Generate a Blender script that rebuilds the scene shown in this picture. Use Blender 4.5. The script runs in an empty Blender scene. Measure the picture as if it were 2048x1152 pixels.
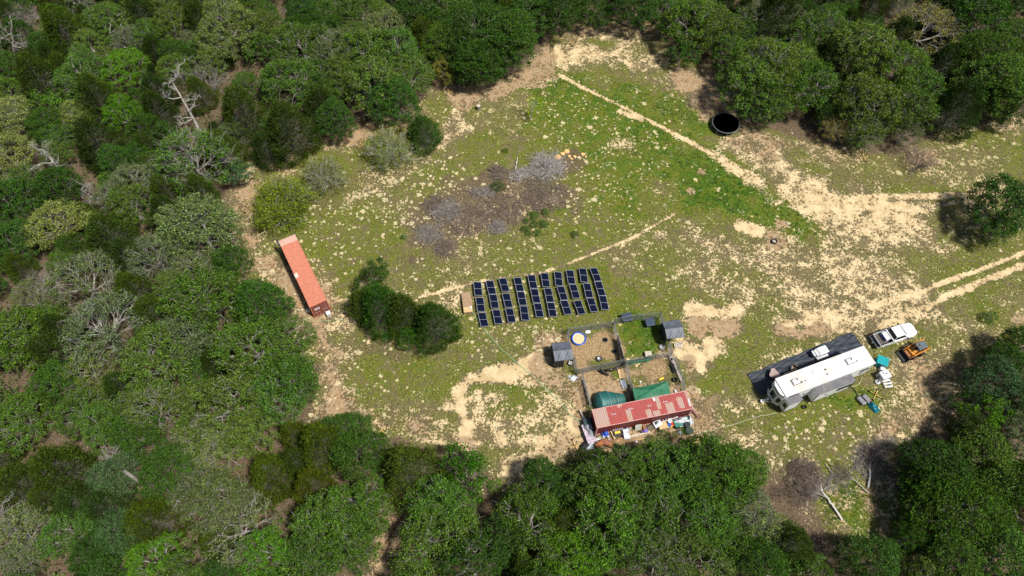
import bpy, math, random
import numpy as np
from mathutils import Vector, Matrix
R = math.radians
random.seed(7)
rng = np.random.default_rng(11)
scene = bpy.context.scene
COL = scene.collection

# ------------------------------------------------------------ camera, sky, sun
CAM_H, CAM_TILT, FPX = 83.92, R(30.53), 1400.0
cam_d = bpy.data.cameras.new('camera')
cam_d.sensor_width = 36.0
cam_d.lens = FPX / 2048 * 36.0
cam_d.clip_start = 1.0
cam_d.clip_end = 3000
cam = bpy.data.objects.new('camera', cam_d)
cam.location = (0, 0, CAM_H)
cam.rotation_euler = (CAM_TILT, 0, 0)
COL.objects.link(cam)
scene.camera = cam

SUN_EL, SUN_AZ = R(62), R(-30)            # azimuth counter-clockwise from +X
world = bpy.data.worlds.new('World')
scene.world = world
world.use_nodes = True
wn = world.node_tree
sky = wn.nodes.new('ShaderNodeTexSky')
sky.sky_type = 'NISHITA'
sky.sun_disc = False
sky.sun_elevation = SUN_EL
sky.sun_rotation = R(90) - SUN_AZ
sky.air_density = 1.0
sky.dust_density = 2.0
bg = wn.nodes['Background']
bg.inputs['Strength'].default_value = 0.072
wn.links.new(sky.outputs['Color'], bg.inputs['Color'])
sun_d = bpy.data.lights.new('sun', 'SUN')
sun_d.energy = 5.0
sun_d.angle = R(5.5)
sun_d.color = (1.0, 0.955, 0.88)
sun = bpy.data.objects.new('sun', sun_d)
sd = Vector((math.cos(SUN_EL) * math.cos(SUN_AZ), math.cos(SUN_EL) * math.sin(SUN_AZ), math.sin(SUN_EL)))
sun.rotation_euler = sd.to_track_quat('Z', 'Y').to_euler()
sun.location = (40, 60, 120)
COL.objects.link(sun)
scene.view_settings.view_transform = 'Standard'
scene.view_settings.look = 'None'
scene.view_settings.exposure = 0.22
scene.view_settings.gamma = 1.0
scene.view_settings.use_curve_mapping = False
scene.cycles.max_bounces = 5
scene.cycles.diffuse_bounces = 3
scene.cycles.transparent_max_bounces = 6

# ------------------------------------------------------------ survey helpers
def W(px, py, z=0.0):
    """point at height z seen at survey coordinates px, py of the 2048 x 1152 plan"""
    u, v = (px - 1024) / FPX, -(py - 576) / FPX
    s, c = math.sin(CAM_TILT), math.cos(CAM_TILT)
    d = (u, s + v * c, -c + v * s)
    t = (z - CAM_H) / d[2]
    return Vector((d[0] * t, d[1] * t, z))
def mpp(px, py):
    """metres per plan pixel near a point"""
    v = -(py - 576) / FPX
    dz = math.cos(CAM_TILT) - v * math.sin(CAM_TILT)
    return (CAM_H - 3) / dz / FPX
def yaw_of(a, b, z=0.0):
    p, q = W(*a, z), W(*b, z)
    return math.atan2(q.y - p.y, q.x - p.x)
def to_px(x, y, z):
    s, c = math.sin(CAM_TILT), math.cos(CAM_TILT)
    Y, Z = y, z - CAM_H
    d = s * Y - c * Z
    return 1024 + FPX * x / d, 576 - FPX * (c * Y + s * Z) / d

# ------------------------------------------------------------ materials
def new_mat(name):
    m = bpy.data.materials.new(name)
    m.use_nodes = True
    return m, m.node_tree, m.node_tree.nodes['Principled BSDF']
def N(t, kind, **kw):
    n = t.nodes.new(kind)
    for k, v in kw.items():
        if isinstance(k, str) and hasattr(n, k): setattr(n, k, v)
    return n
def math_n(t, op, a, b=None, clamp=False):
    n = t.nodes.new('ShaderNodeMath'); n.operation = op; n.use_clamp = clamp
    for i, x in enumerate((a, b)):
        if x is None: continue
        if isinstance(x, (int, float)): n.inputs[i].default_value = x
        else: t.links.new(x, n.inputs[i])
    return n.outputs[0]
def mix_n(t, f, a, b):
    n = t.nodes.new('ShaderNodeMix'); n.data_type = 'RGBA'
    for i, x in ((0, f), (6, a), (7, b)):
        if isinstance(x, (int, float)): n.inputs[i].default_value = x
        elif isinstance(x, tuple): n.inputs[i].default_value = (*x, 1)[:4]
        else: t.links.new(x, n.inputs[i])
    return n.outputs[2]
def noise_n(t, vec, scale, detail=4, rough=0.55, off=None):
    n = t.nodes.new('ShaderNodeTexNoise')
    n.inputs['Scale'].default_value = scale
    n.inputs['Detail'].default_value = detail
    n.inputs['Roughness'].default_value = rough
    if off:
        a = t.nodes.new('ShaderNodeVectorMath'); a.operation = 'ADD'; a.inputs[1].default_value = off
        t.links.new(vec, a.inputs[0]); vec = a.outputs[0]
    t.links.new(vec, n.inputs['Vector'])
    return n.outputs[0]
def smooth_n(t, x, lo, hi):
    n = t.nodes.new('ShaderNodeMapRange'); n.interpolation_type = 'SMOOTHSTEP'
    t.links.new(x, n.inputs[0])
    for i, v in ((1, lo), (2, hi)):
        n.inputs[i].default_value = v
    return n.outputs[0]

_mats = {}
def mat(name, col, rough=0.6, metal=0.0, var=0.12, scale=3.0, bump=0.0, dirt=None, dirt_amt=0.45, spec=None):
    """painted or bare surface with mottling, optional dirt and bump"""
    if name in _mats: return _mats[name]
    m, t, b = new_mat(name)
    tc = N(t, 'ShaderNodeTexCoord')
    o = tc.outputs['Object']
    n1 = noise_n(t, o, scale, 5, 0.6)
    k = smooth_n(t, n1, 0.3, 0.7)
    lo = tuple(c * (1 - var) for c in col); hi = tuple(min(1, c * (1 + var)) for c in col)
    c = mix_n(t, k, lo, hi)
    if dirt:
        n2 = smooth_n(t, noise_n(t, o, scale * 0.6, 8, 0.7, (7, 3, 9)), 0.62 - dirt_amt * 0.25, 0.8 - dirt_amt * 0.2)
        c = mix_n(t, n2, c, dirt)
    t.links.new(c, b.inputs['Base Color'])
    b.inputs['Roughness'].default_value = rough
    b.inputs['Metallic'].default_value = metal
    if spec is not None: b.inputs['Specular IOR Level'].default_value = spec
    if bump:
        bn = N(t, 'ShaderNodeBump'); bn.inputs['Strength'].default_value = bump; bn.inputs['Distance'].default_value = 0.03
        t.links.new(noise_n(t, o, scale * 6, 6, 0.65, (1, 2, 3)), bn.inputs['Height'])
        t.links.new(bn.outputs[0], b.inputs['Normal'])
    _mats[name] = m
    return m

def leaf_mat(name, rough=0.5, var=0.8, trans=0.22):
    m, t, b = new_mat(name)
    oi = N(t, 'ShaderNodeObjectInfo')
    geo = N(t, 'ShaderNodeNewGeometry')
    tc = N(t, 'ShaderNodeTexCoord')
    ri = geo.outputs['Random Per Island']
    # leaf to leaf variation in the leaves' own colour, and bough to bough variation
    hsv = N(t, 'ShaderNodeHueSaturation')
    t.links.new(oi.outputs['Color'], hsv.inputs['Color'])
    n = noise_n(t, tc.outputs['Object'], 0.55, 3, 0.6)
    v = math_n(t, 'ADD', math_n(t, 'MULTIPLY', math_n(t, 'POWER', ri, 1.6), var * 1.9), 1 - var * 0.62)
    v = math_n(t, 'MULTIPLY', v, math_n(t, 'ADD', math_n(t, 'MULTIPLY', n, 1.3), 0.50))
    t.links.new(v, hsv.inputs['Value'])
    h = math_n(t, 'ADD', math_n(t, 'MULTIPLY', n, 0.05), 0.462)
    t.links.new(h, hsv.inputs['Hue'])
    hsv.inputs['Saturation'].default_value = 1.08
    t.links.new(hsv.outputs[0], b.inputs['Base Color'])
    b.inputs['Roughness'].default_value = .75
    b.inputs['Specular IOR Level'].default_value = 0.12
    tr = N(t, 'ShaderNodeBsdfTranslucent')
    t.links.new(hsv.outputs[0], tr.inputs['Color'])
    mx = N(t, 'ShaderNodeMixShader'); mx.inputs[0].default_value = trans
    out = t.nodes['Material Output']
    t.links.new(b.outputs[0], mx.inputs[1]); t.links.new(tr.outputs[0], mx.inputs[2])
    t.links.new(mx.outputs[0], out.inputs['Surface'])
    return m
M_LEAF = leaf_mat('leaf')
M_BARK = mat('bark', (0.20, 0.18, 0.15), 0.9, var=0.3, scale=2.0, bump=0.5)
M_PALEBARK = mat('pale_bark', (0.29, 0.27, 0.24), 0.9, var=0.28, scale=2.0, bump=0.4)
M_TWIG = mat('twig', (0.27, 0.245, 0.22), 0.9, var=0.25, scale=3.0)
M_ASHTWIG = mat('ash_twig', (0.42, 0.40, 0.36), 0.9, var=0.25, scale=3.0)
M_BROWNTWIG = mat('brown_twig', (0.20, 0.155, 0.125), 0.9, var=0.3, scale=3.0)

# ------------------------------------------------------------ mesh helpers
def mesh_np(name, verts, faces, mat_, smooth=False):
    """faces: (n,3) or (n,4) index array"""
    me = bpy.data.meshes.new(name)
    verts = np.asarray(verts, dtype=np.float32); faces = np.asarray(faces, dtype=np.int32)
    nf, k = faces.shape
    me.vertices.add(len(verts)); me.vertices.foreach_set('co', verts.ravel())
    me.loops.add(nf * k); me.loops.foreach_set('vertex_index', faces.ravel())
    me.polygons.add(nf)
    me.polygons.foreach_set('loop_start', np.arange(0, nf * k, k, dtype=np.int32))
    try: me.polygons.foreach_set('loop_total', np.full(nf, k, dtype=np.int32))
    except Exception: pass
    if smooth: me.polygons.foreach_set('use_smooth', np.ones(nf, dtype=bool))
    me.update(calc_edges=True)
    if mat_: me.materials.append(mat_)
    return me
def link(name, data, parent=None, loc=None, rz=None, label=None, cat=None, group=None, kind=None, color=None):
    o = bpy.data.objects.new(name, data)
    COL.objects.link(o)
    if parent is not None: o.parent = parent
    if loc is not None: o.location = loc
    if rz is not None: o.rotation_euler = (0, 0, rz)
    if label: o['label'] = label
    if cat: o['category'] = cat
    if group: o['group'] = group
    if kind: o['kind'] = kind
    if color: o.color = (*color, 1)
    return o
def thing(name, label, cat, loc=(0, 0, 0), rz=0.0, group=None):
    return link(name, None, None, loc, rz, label, cat, group)
def copy_tree(o, parent=None):
    c = o.copy(); COL.objects.link(c)
    if parent is not None: c.parent = parent
    for ch in list(o.children): copy_tree(ch, c)
    return c

class MB:
    def __init__(s): s.v = []; s.f = []
    def add(s, vs, fs):
        b = len(s.v); s.v += [tuple(p) for p in vs]; s.f += [tuple(b + i for i in f) for f in fs]; return s
    def box(s, c, d, rz=0.0, M=None, taper=1.0):
        hx, hy, hz = d[0] / 2, d[1] / 2, d[2] / 2
        cs, sn = math.cos(rz), math.sin(rz); vs = []
        for z in (-1, 1):
            k = taper if z > 0 else 1
            for x, y in ((-1, -1), (1, -1), (1, 1), (-1, 1)):
                X, Y = x * hx * k, y * hy * k
                p = Vector((c[0] + X * cs - Y * sn, c[1] + X * sn + Y * cs, c[2] + z * hz))
                vs.append(M @ p if M else p)
        return s.add(vs, [(3, 2, 1, 0), (4, 5, 6, 7), (0, 1, 5, 4), (1, 2, 6, 5), (2, 3, 7, 6), (3, 0, 4, 7)])
    def prism(s, poly, z0, z1, M=None):
        n = len(poly)
        vs = [Vector((x, y, z0)) for x, y in poly] + [Vector((x, y, z1)) for x, y in poly]
        if M: vs = [M @ p for p in vs]
        return s.add(vs, [tuple(range(n - 1, -1, -1)), tuple(range(n, 2 * n))] + [(i, (i + 1) % n, n + (i + 1) % n, n + i) for i in range(n)])
    def tube(s, pts, rad, n=6, caps=True):
        pts = [Vector(p) for p in pts]
        if isinstance(rad, (int, float)): rad = [rad] * len(pts)
        rings = []
        for i, p in enumerate(pts):
            d = (pts[min(i + 1, len(pts) - 1)] - pts[max(i - 1, 0)]).normalized()
            a = d.cross(Vector((0, 0, 1)) if abs(d.z) < 0.9 else Vector((1, 0, 0))).normalized(); b = d.cross(a)
            rings.append([p + (a * math.cos(2 * math.pi * k / n) + b * math.sin(2 * math.pi * k / n)) * rad[i] for k in range(n)])
        vs = [q for r_ in rings for q in r_]; fs = []
        for i in range(len(pts) - 1):
            for k in range(n):
                fs.append((i * n + k, i * n + (k + 1) % n, (i + 1) * n + (k + 1) % n, (i + 1) * n + k))
        if caps: fs += [tuple(range(n - 1, -1, -1)), tuple((len(pts) - 1) * n + k for k in range(n))]
        return s.add(vs, fs)
    def lathe(s, prof, c=(0, 0, 0), n=20, M=None, sx=1.0, sy=1.0):
        vs = []
        for r_, z in prof:
            for k in range(n):
                a = 2 * math.pi * k / n
                p = Vector((c[0] + r_ * sx * math.cos(a), c[1] + r_ * sy * math.sin(a), c[2] + z))
                vs.append(M @ p if M else p)
        fs = [(i * n + k, i * n + (k + 1) % n, (i + 1) * n + (k + 1) % n, (i + 1) * n + k) for i in range(len(prof) - 1) for k in range(n)]
        if prof[0][0] > 1e-4: fs.append(tuple(range(n - 1, -1, -1)))
        if prof[-1][0] > 1e-4: fs.append(tuple((len(prof) - 1) * n + k for k in range(n)))
        return s.add(vs, fs)
    def quad(s, a, b, c, d): return s.add([a, b, c, d], [(0, 1, 2, 3)])
    def grid(s, fn, nu, nv):
        vs = [fn(i / nu, j / nv) for j in range(nv + 1) for i in range(nu + 1)]
        return s.add(vs, [(j * (nu + 1) + i, j * (nu + 1) + i + 1, (j + 1) * (nu + 1) + i + 1, (j + 1) * (nu + 1) + i) for j in range(nv) for i in range(nu)])
    def mesh(s, name, m, smooth=False):
        me = bpy.data.meshes.new(name); me.from_pydata(s.v, [], s.f); me.materials.append(m)
        if smooth: me.polygons.foreach_set('use_smooth', [True] * len(me.polygons))
        me.update(); return me
    def build(s, name, m, parent=None, bevel=0.0, smooth=False, **kw):
        o = link(name, s.mesh(name, m, smooth), parent, **kw)
        if bevel:
            b = o.modifiers.new('bevel', 'BEVEL'); b.width = bevel; b.segments = 2; b.limit_method = 'ANGLE'
        return o

# ------------------------------------------------------------ ground
CLEAR = [(1092, 62), (1130, 42), (1190, 30), (1310, 34), (1345, 110), (1440, 130), (1480, 225), (1560, 262), (1700, 300), (1800, 300), (1890, 262), (1990, 240), (2120, 215),
         (2300, 300), (2300, 640), (2080, 690), (2010, 700), (1945, 730), (1905, 800), (1890, 850), (1840, 870), (1800, 900), (1795, 960), (1810, 1050), (1830, 1110), (1700, 1130), (1655, 1095), (1610, 1010), (1550, 950),
         (1470, 905), (1400, 885), (1290, 900), (1170, 905), (1120, 935), (1050, 985), (985, 985), (945, 930), (880, 905), (800, 885), (760, 890), (720, 868), (640, 852), (612, 832), (630, 790), (628, 730),
         (592, 690), (585, 610), (500, 560), (462, 545), (462, 470), (462, 370), (492, 325), (540, 300), (600, 300), (680, 262), (735, 232), (800, 210), (860, 180), (905, 172), (990, 160), (1050, 135), (1085, 105)]
TRAIL = [(758, 930), (775, 980), (790, 1030), (770, 1085), (765, 1130)]
def polyW(pts): return np.array([W(x, y)[:2] for x, y in pts])
CLEAR_W = polyW(CLEAR)
def inside(poly, X, Y):
    r_ = np.zeros(X.shape, bool); n = len(poly); j = n - 1
    for i in range(n):
        xi, yi = poly[i]; xj, yj = poly[j]
        c = ((yi > Y) != (yj > Y)) & (X < (xj - xi) * (Y - yi) / (yj - yi + 1e-12) + xi)
        r_ ^= c; j = i
    return r_
def seg_dist(pts, X, Y):
    d = np.full(X.shape, 1e9)
    if len(pts) == 1: return np.hypot(X - pts[0][0], Y - pts[0][1])
    for a, b in zip(pts[:-1], pts[1:]):
        ab = b - a; t = np.clip(((X - a[0]) * ab[0] + (Y - a[1]) * ab[1]) / (ab @ ab + 1e-9), 0, 1)
        d = np.minimum(d, np.hypot(X - a[0] - t * ab[0], Y - a[1] - t * ab[1]))
    return d
def clear_sdf(X, Y):
    d = seg_dist(np.vstack([CLEAR_W, CLEAR_W[:1]]), X, Y)
    return np.where(inside(CLEAR_W, X, Y), d, -d)
def vnoise(X, Y, s, seed):
    r2 = np.random.default_rng(seed); tab = r2.random((64, 64))
    u, v = X / s, Y / s; i, j = np.floor(u).astype(int), np.floor(v).astype(int); fu, fv = u - i, v - j
    fu = fu * fu * (3 - 2 * fu); fv = fv * fv * (3 - 2 * fv)
    g = lambda a, b: tab[a % 64, b % 64]
    return (g(i, j) * (1 - fu) + g(i + 1, j) * fu) * (1 - fv) + (g(i, j + 1) * (1 - fu) + g(i + 1, j + 1) * fu) * fv
def fbm(X, Y, s, seed): return 0.5 * vnoise(X, Y, s, seed) + 0.3 * vnoise(X, Y, s / 2.1, seed + 1) + 0.2 * vnoise(X, Y, s / 4.3, seed + 2)

# what grows or lies where:  (channel, points, radius px, value, softness)
STROKES = [
 ('S', [(1118, 95), (1118, 145)], 20, .9, 1.6), ('S', [(1140, 100), (1220, 110), (1290, 140)], 44, .78, 1.6), ('S', [(1150, 60), (1280, 75)], 34, .55, 1.8), ('S', [(1280, 190), (1370, 230)], 24, .5, 1.9),
 ('G', [(1200, 130), (1260, 110)], 16, .55, 2), ('G', [(1290, 90), (1300, 140)], 14, .5, 2),
 ('D', [(925, 185), (1000, 178), (1060, 150), (1092, 85)], 26, 1, 1.5), ('D', [(1110, 55), (1190, 45), (1300, 50)], 22, .7, 1.8), ('D', [(1360, 150), (1410, 180), (1440, 205)], 40, 1, 1.5),
 ('D', [(1310, 160), (1330, 110)], 22, .5, 2), ('D', [(1480, 285), (1530, 310)], 28, .75, 1.6), ('D', [(1600, 290), (1700, 315)], 26, .6, 1.8),
 ('G', [(1095, 185), (1170, 190), (1240, 230), (1300, 275), (1360, 310), (1420, 330)], 50, 1.0, 1.8), ('G', [(1240, 170), (1330, 200), (1400, 250)], 24, .9, 1.9),
 ('G', [(1150, 240), (1250, 300), (1260, 380)], 60, .85, 1.8), ('G', [(1390, 360), (1450, 385), (1540, 420), (1590, 440)], 32, .92, 2.0), ('G', [(1420, 370)], 42, 1.1, 1.7),
 ('G', [(1390, 320), (1330, 350)], 24, .95, 1.4), ('G', [(1560, 280), (1640, 330), (1680, 340)], 22, .6, 1.6), ('G', [(1740, 330), (1800, 350)], 24, .5, 1.8),
 ('S', [(1118, 148), (1160, 172), (1215, 198), (1270, 225), (1340, 262), (1420, 305)], 5, 1.1, 1.4), ('S', [(1240, 222), (1285, 240)], 6, 1, 1.8), ('S', [(1250, 290)], 18, .55, 2),
 ('S', [(1420, 305), (1470, 335), (1520, 365)], 11, .8, 1.9), ('S', [(1460, 290), (1540, 330)], 26, .6, 1.7), ('S', [(1545, 285), (1580, 340), (1610, 370)], 14, .6, 1.8),
 ('S', [(1600, 370), (1670, 420), (1740, 450), (1840, 460)], 44, .72, 1.6), ('S', [(1640, 400), (1760, 410), (1840, 420)], 24, .85, 1.8), ('S', [(1760, 425), (1840, 440)], 16, .9, 2.2),
 ('S', [(1720, 395), (1830, 392), (1950, 388), (2060, 380)], 8, .95, 1.7), ('S', [(1830, 415), (1960, 400), (2060, 396)], 5, .8, 1.7),
 ('S', [(2080, 492), (1980, 532), (1900, 560), (1830, 588), (1740, 612)], 6, 1, 1.6), ('S', [(2080, 520), (1990, 552), (1900, 590), (1840, 620), (1760, 655)], 8, 1, 1.6),
 ('S', [(1600, 560), (1680, 540)], 40, .62, 1.7), ('S', [(1560, 600), (1480, 610)], 30, .5, 1.8), ('S', [(1390, 618), (1470, 622)], 15, .95, 1.8), ('SD', [(1400, 655), (1460, 652)], 20, .9, 1.5),
 ('S', [(1560, 650), (1640, 640), (1690, 650)], 22, .75, 1.7), ('S', [(1380, 700), (1400, 740), (1430, 690)], 26, .9, 1.5), ('S', [(1740, 600), (1830, 610)], 30, .6, 1.8), ('SD', [(1560, 660), (1650, 665)], 14, .8, 1.6),
 ('S', [(1420, 560), (1500, 590)], 30, .45, 2), ('S', [(1340, 540), (1290, 580)], 25, .3, 2), ('S', [(1500, 480), (1560, 520)], 30, .4, 2), ('S', [(1480, 450), (1510, 462)], 12, .95, 1.6),
 ('S', [(1320, 470)], 14, .6, 2), ('S', [(1395, 475), (1470, 500)], 26, .5, 2), ('S', [(1850, 620), (1930, 650)], 34, .42, 2), ('S', [(1940, 470), (1870, 500)], 18, .35, 2),
 ('S', [(842, 592), (900, 578), (985, 556), (1080, 546), (1130, 530), (1190, 505), (1265, 475)], 4, 1.1, 1.5), ('S', [(1265, 475), (1310, 450), (1352, 425)], 4, .8, 1.8),
 ('S', [(490, 530)], 22, 1, 1.5), ('S', [(470, 390), (470, 470)], 16, .5, 1.8), ('S', [(515, 310), (485, 370)], 9, .7, 1.8), ('S', [(662, 597), (705, 607)], 8, 1, 1.5),
 ('S', [(700, 400), (780, 355), (850, 315), (920, 250)], 12, .5, 1.8), ('S', [(880, 290), (930, 260)], 14, .55, 1.8), ('S', [(860, 300), (930, 210), (900, 190)], 10, .5, 2), ('S', [(740, 420), (870, 350)], 3, .5, 2),
 ('S', [(600, 655), (680, 640)], 22, .55, 1.8), ('S', [(640, 690), (700, 720)], 26, .35, 2), ('S', [(735, 660), (740, 685)], 7, .9, 1.8), ('S', [(640, 780), (700, 800)], 30, .42, 2),
 ('S', [(1560, 520), (1700, 560), (1820, 600)], 46, .55, 1.8), ('S', [(960, 830), (1060, 860), (1120, 820)], 50, .55, 1.7), ('S', [(1500, 600), (1620, 600), (1740, 640)], 36, .5, 1.8), ('S', [(930, 765), (990, 752), (1080, 750)], 17, 1.15, 1.4), ('S', [(920, 775), (918, 800), (930, 840), (935, 870)], 16, 1, 1.5), ('S', [(1000, 790), (900, 810)], 18, .7, 1.8), ('S', [(1060, 735), (1075, 725)], 14, 1, 1.6),
 ('S', [(850, 880), (900, 888), (960, 886)], 9, 1, 1.6), ('S', [(1000, 880), (1080, 880), (1150, 865)], 24, .8, 1.6), ('S', [(1020, 930), (1070, 920)], 26, .8, 1.6), ('S', [(870, 850), (1000, 860), (1060, 850)], 18, .55, 1.8),
 ('S', [(1090, 800), (1150, 850)], 34, .62, 1.8), ('S', [(1140, 830), (1160, 880)], 14, .9, 1.8), ('S', [(700, 850), (780, 850)], 26, .4, 2), ('S', [(860, 815), (830, 830)], 20, .4, 2),
 ('G', [(760, 710), (850, 740), (900, 740)], 34, .6, 1.7), ('G', [(1000, 780), (1090, 775)], 16, .75, 1.6), ('G', [(960, 825), (1010, 825), (1050, 815)], 18, .75, 1.5), ('G', [(1120, 830)], 12, .6, 2), ('G', [(900, 850)], 14, .6, 2),
 ('G', [(640, 480), (760, 470), (820, 520)], 50, .55, 1.8), ('G', [(820, 370), (900, 320), (1000, 300)], 34, .5, 1.8), ('G', [(940, 640), (1100, 650)], 24, .62, 1.7), ('G', [(1000, 570), (1200, 580)], 44, .6, 1.8),
 ('G', [(1280, 670)], 32, 1, 1.3), ('G', [(1000, 490), (1120, 460), (1200, 440)], 30, .55, 1.8), ('G', [(1300, 520), (1260, 600)], 36, .6, 1.8), ('G', [(1540, 620), (1500, 680), (1450, 740)], 26, .65, 1.7),
 ('G', [(1400, 770), (1430, 760)], 20, .65, 1.8), ('G', [(1600, 830), (1680, 810), (1730, 800)], 22, .9, 1.5), ('G', [(1560, 850), (1640, 850)], 26, .65, 1.8), ('G', [(1770, 700), (1790, 690)], 14, .7, 2),
 ('G', [(1700, 960), (1720, 1020), (1790, 1060)], 48, 1, 1.4), ('G', [(1740, 1060), (1800, 1090)], 34, .9, 1.5), ('G', [(1600, 880), (1700, 880)], 40, .5, 2), ('G', [(1640, 560), (1590, 520)], 18, .5, 2), ('G', [(1870, 420), (1830, 500)], 20, .5, 2),
 ('G', [(1960, 620), (1990, 640)], 20, .6, 2), ('G', [(1930, 330), (2000, 330)], 24, .5, 2),
 ('S', [(1450, 900), (1500, 880)], 26, .5, 1.9), ('S', [(1420, 820), (1500, 800)], 24, .4, 2), ('S', [(1480, 930), (1540, 930)], 24, .45, 1.9), ('S', [(1890, 255), (2060, 240)], 14, .5, 2),
 ('SD', [(1820, 690), (1850, 720), (1800, 735)], 10, .7, 1.8), ('S', [(1800, 730), (1850, 715), (1900, 690)], 6, .5, 2),
 ('L', [(840, 450), (950, 390), (1060, 350), (1120, 330)], 42, .74, 1.4), ('L', [(850, 480), (960, 450), (1080, 400), (1130, 390)], 40, .74, 1.4), ('L', [(880, 505)], 22, .8, 1.5),
 ('D', [(900, 470)], 14, .6, 1.8), ('D', [(1100, 400)], 26, .5, 1.8), ('L', [(540, 440), (480, 430)], 24, .5, 1.8), ('L', [(640, 400), (760, 330)], 24, .5, 1.8), ('L', [(590, 600), (600, 560)], 14, .6, 1.8),
 ('L', [(700, 700), (760, 690), (860, 700)], 22, .6, 1.8), ('L', [(1540, 990), (1590, 1030), (1640, 1080)], 40, .6, 1.6), ('L', [(1940, 480), (1900, 440)], 26, .45, 1.8), ('L', [(1690, 355), (1800, 370)], 26, .5, 1.8),
 ('L', [(960, 960), (1040, 960)], 34, .5, 1.8), ('L', [(1800, 860), (1880, 760), (1920, 700)], 30, .5, 1.9), ('L', [(1560, 905), (1790, 900)], 16, .3, 2),
 ('D', [(1402, 342)], 9, 1.3, 1.4), ('D', [(1382, 382)], 7, 1.3, 1.4), ('D', [(1570, 447)], 12, 1.3, 1.3), ('D', [(1549, 482)], 14, 1, 1.6),
 ('H', [(1165, 700), (1210, 690)], 36, 1, 1.2), ('H', [(1260, 745), (1320, 740)], 30, .9, 1.25), ('SD', [(1190, 770), (1230, 780)], 30, .9, 1.3), ('H', [(1200, 752)], 20, .6, 1.6), ('SD', [(1250, 790), (1350, 780)], 22, .8, 1.4),
 ('D', [(1100, 680), (1100, 750), (1150, 790)], 20, .8, 1.6), ('SD', [(1160, 790), (1165, 840)], 14, .9, 1.6), ('SD', [(1380, 720), (1385, 780), (1400, 830)], 14, .7, 1.8), ('S', [(1320, 705), (1370, 700)], 16, .8, 1.6),
 ('D', [(1190, 890), (1400, 860)], 22, .8, 1.5), ('H', [(1400, 840), (1430, 800)], 18, .5, 1.8),
 ('S', [(950, 840), (1060, 870), (1130, 840)], 52, .50, 1.7), ('S', [(960, 790), (940, 880)], 24, .65, 1.8), ('G', [(1275, 660), (1300, 672), (1285, 690)], 26, 1.05, 1.5), ('G', [(1268, 690), (1300, 690)], 18, .9, 1.5),
 ('T', [(640, 470), (740, 450), (800, 400), (860, 330)], 60, .95, 1.8), ('T', [(1100, 230), (1200, 260), (1260, 330), (1180, 380)], 70, .8, 1.8), ('T', [(1560, 920), (1650, 880), (1760, 900)], 46, 1, 1.7),
 ('T', [(620, 690), (740, 760), (650, 800)], 50, .6, 1.8), ('T', [(980, 680), (1080, 680)], 26, .9, 1.8), ('T', [(900, 560), (800, 540), (1200, 640)], 40, .4, 2), ('T', [(1850, 850), (1860, 800)], 24, .7, 2), ('T', [(1940, 300), (1900, 330)], 30, .6, 2),
 ('T', [(530, 420), (520, 520), (600, 600)], 34, .7, 1.8), ('T', [(1000, 520), (1100, 500)], 24, .3, 2), ('T', [(1720, 1060), (1770, 1040)], 24, .5, 2), ('T', [(1250, 100), (1300, 170)], 34, .7, 2),
]
def ground_fields(X, Y):
    sdf = clear_sdf(X, Y)
    tr = seg_dist(polyW(TRAIL), X, Y)
    ch = {c: np.zeros(X.shape) for c in 'SGLDTH'}
    ch['G'] += 0.36 + 0.36 * fbm(X, Y, 11, 66); ch['S'] += 0.10 + 0.50 * np.clip(fbm(X, Y, 9, 61) * 2 - .75, 0, 1) + .12 * np.clip((X - 22) / 10, 0, 1) * np.clip((75 - Y) / 15, 0, 1); ch['T'] += 0.1
    edge = sdf + (fbm(X, Y, 3.0, 5) - 0.5) * 4
    ch['L'] = 1 - np.clip((edge + 0.5) / 3.2, 0, 1)
    band = np.clip(1 - np.abs(edge - 2.8) / 4.5, 0, 1) * (1 + .5 * (X < -20)) * np.clip(fbm(X, Y, 6, 71) * 2.4 - .55, 0, 1)
    ch['D'] = np.maximum(ch['D'], band * .85)
    wob = (fbm(X, Y, 2.4, 21) - 0.5); wob2 = (fbm(X, Y, 7.5, 31) - 0.5)
    for c, pts, r_, val, soft in STROKES:
        p = polyW(pts); m = np.mean([mpp(*q) for q in pts]) * r_
        thin = r_ < 9
        d = seg_dist(p, X, Y) + wob * m * (1.8 if thin else 2.0) + (0 if thin else 1) * wob2 * m * 2.6
        soft = soft + (0 if thin else .45)
        w = np.clip((soft - d / m) / (soft - 0.45), 0, 1); w = w * w * (3 - 2 * w)
        if 'S' in c and not thin: val = val * 1.12 + .04
        for k in c:
            if k in 'GL' and c == k: ch[k] = ch[k] * (1 - w) + max(val, 0) * w if k == 'G' else np.maximum(ch[k], val * w)
            else: ch[k] = np.maximum(ch[k], val * w)
        if c == 'G': ch['S'] *= 1 - 0.6 * w * min(1, val); ch['L'] *= 1 - 0.8 * w
        if c == 'S' or c == 'SD': ch['L'] *= 1 - 0.5 * w
        if c == 'H': ch['G'] *= 1 - w; ch['S'] *= 1 - w * .7
    inn = np.clip((sdf + 1.6) / 2.2, 0, 1)
    for k in 'STDG': ch[k] *= inn
    m = 2.6
    w = np.clip(1.4 - tr / m, 0, 1)
    ch['D'] = np.maximum(ch['D'], w * 0.75)
    ch['L'] = np.clip(ch['L'], 0, 1)
    return ch, sdf

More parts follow.
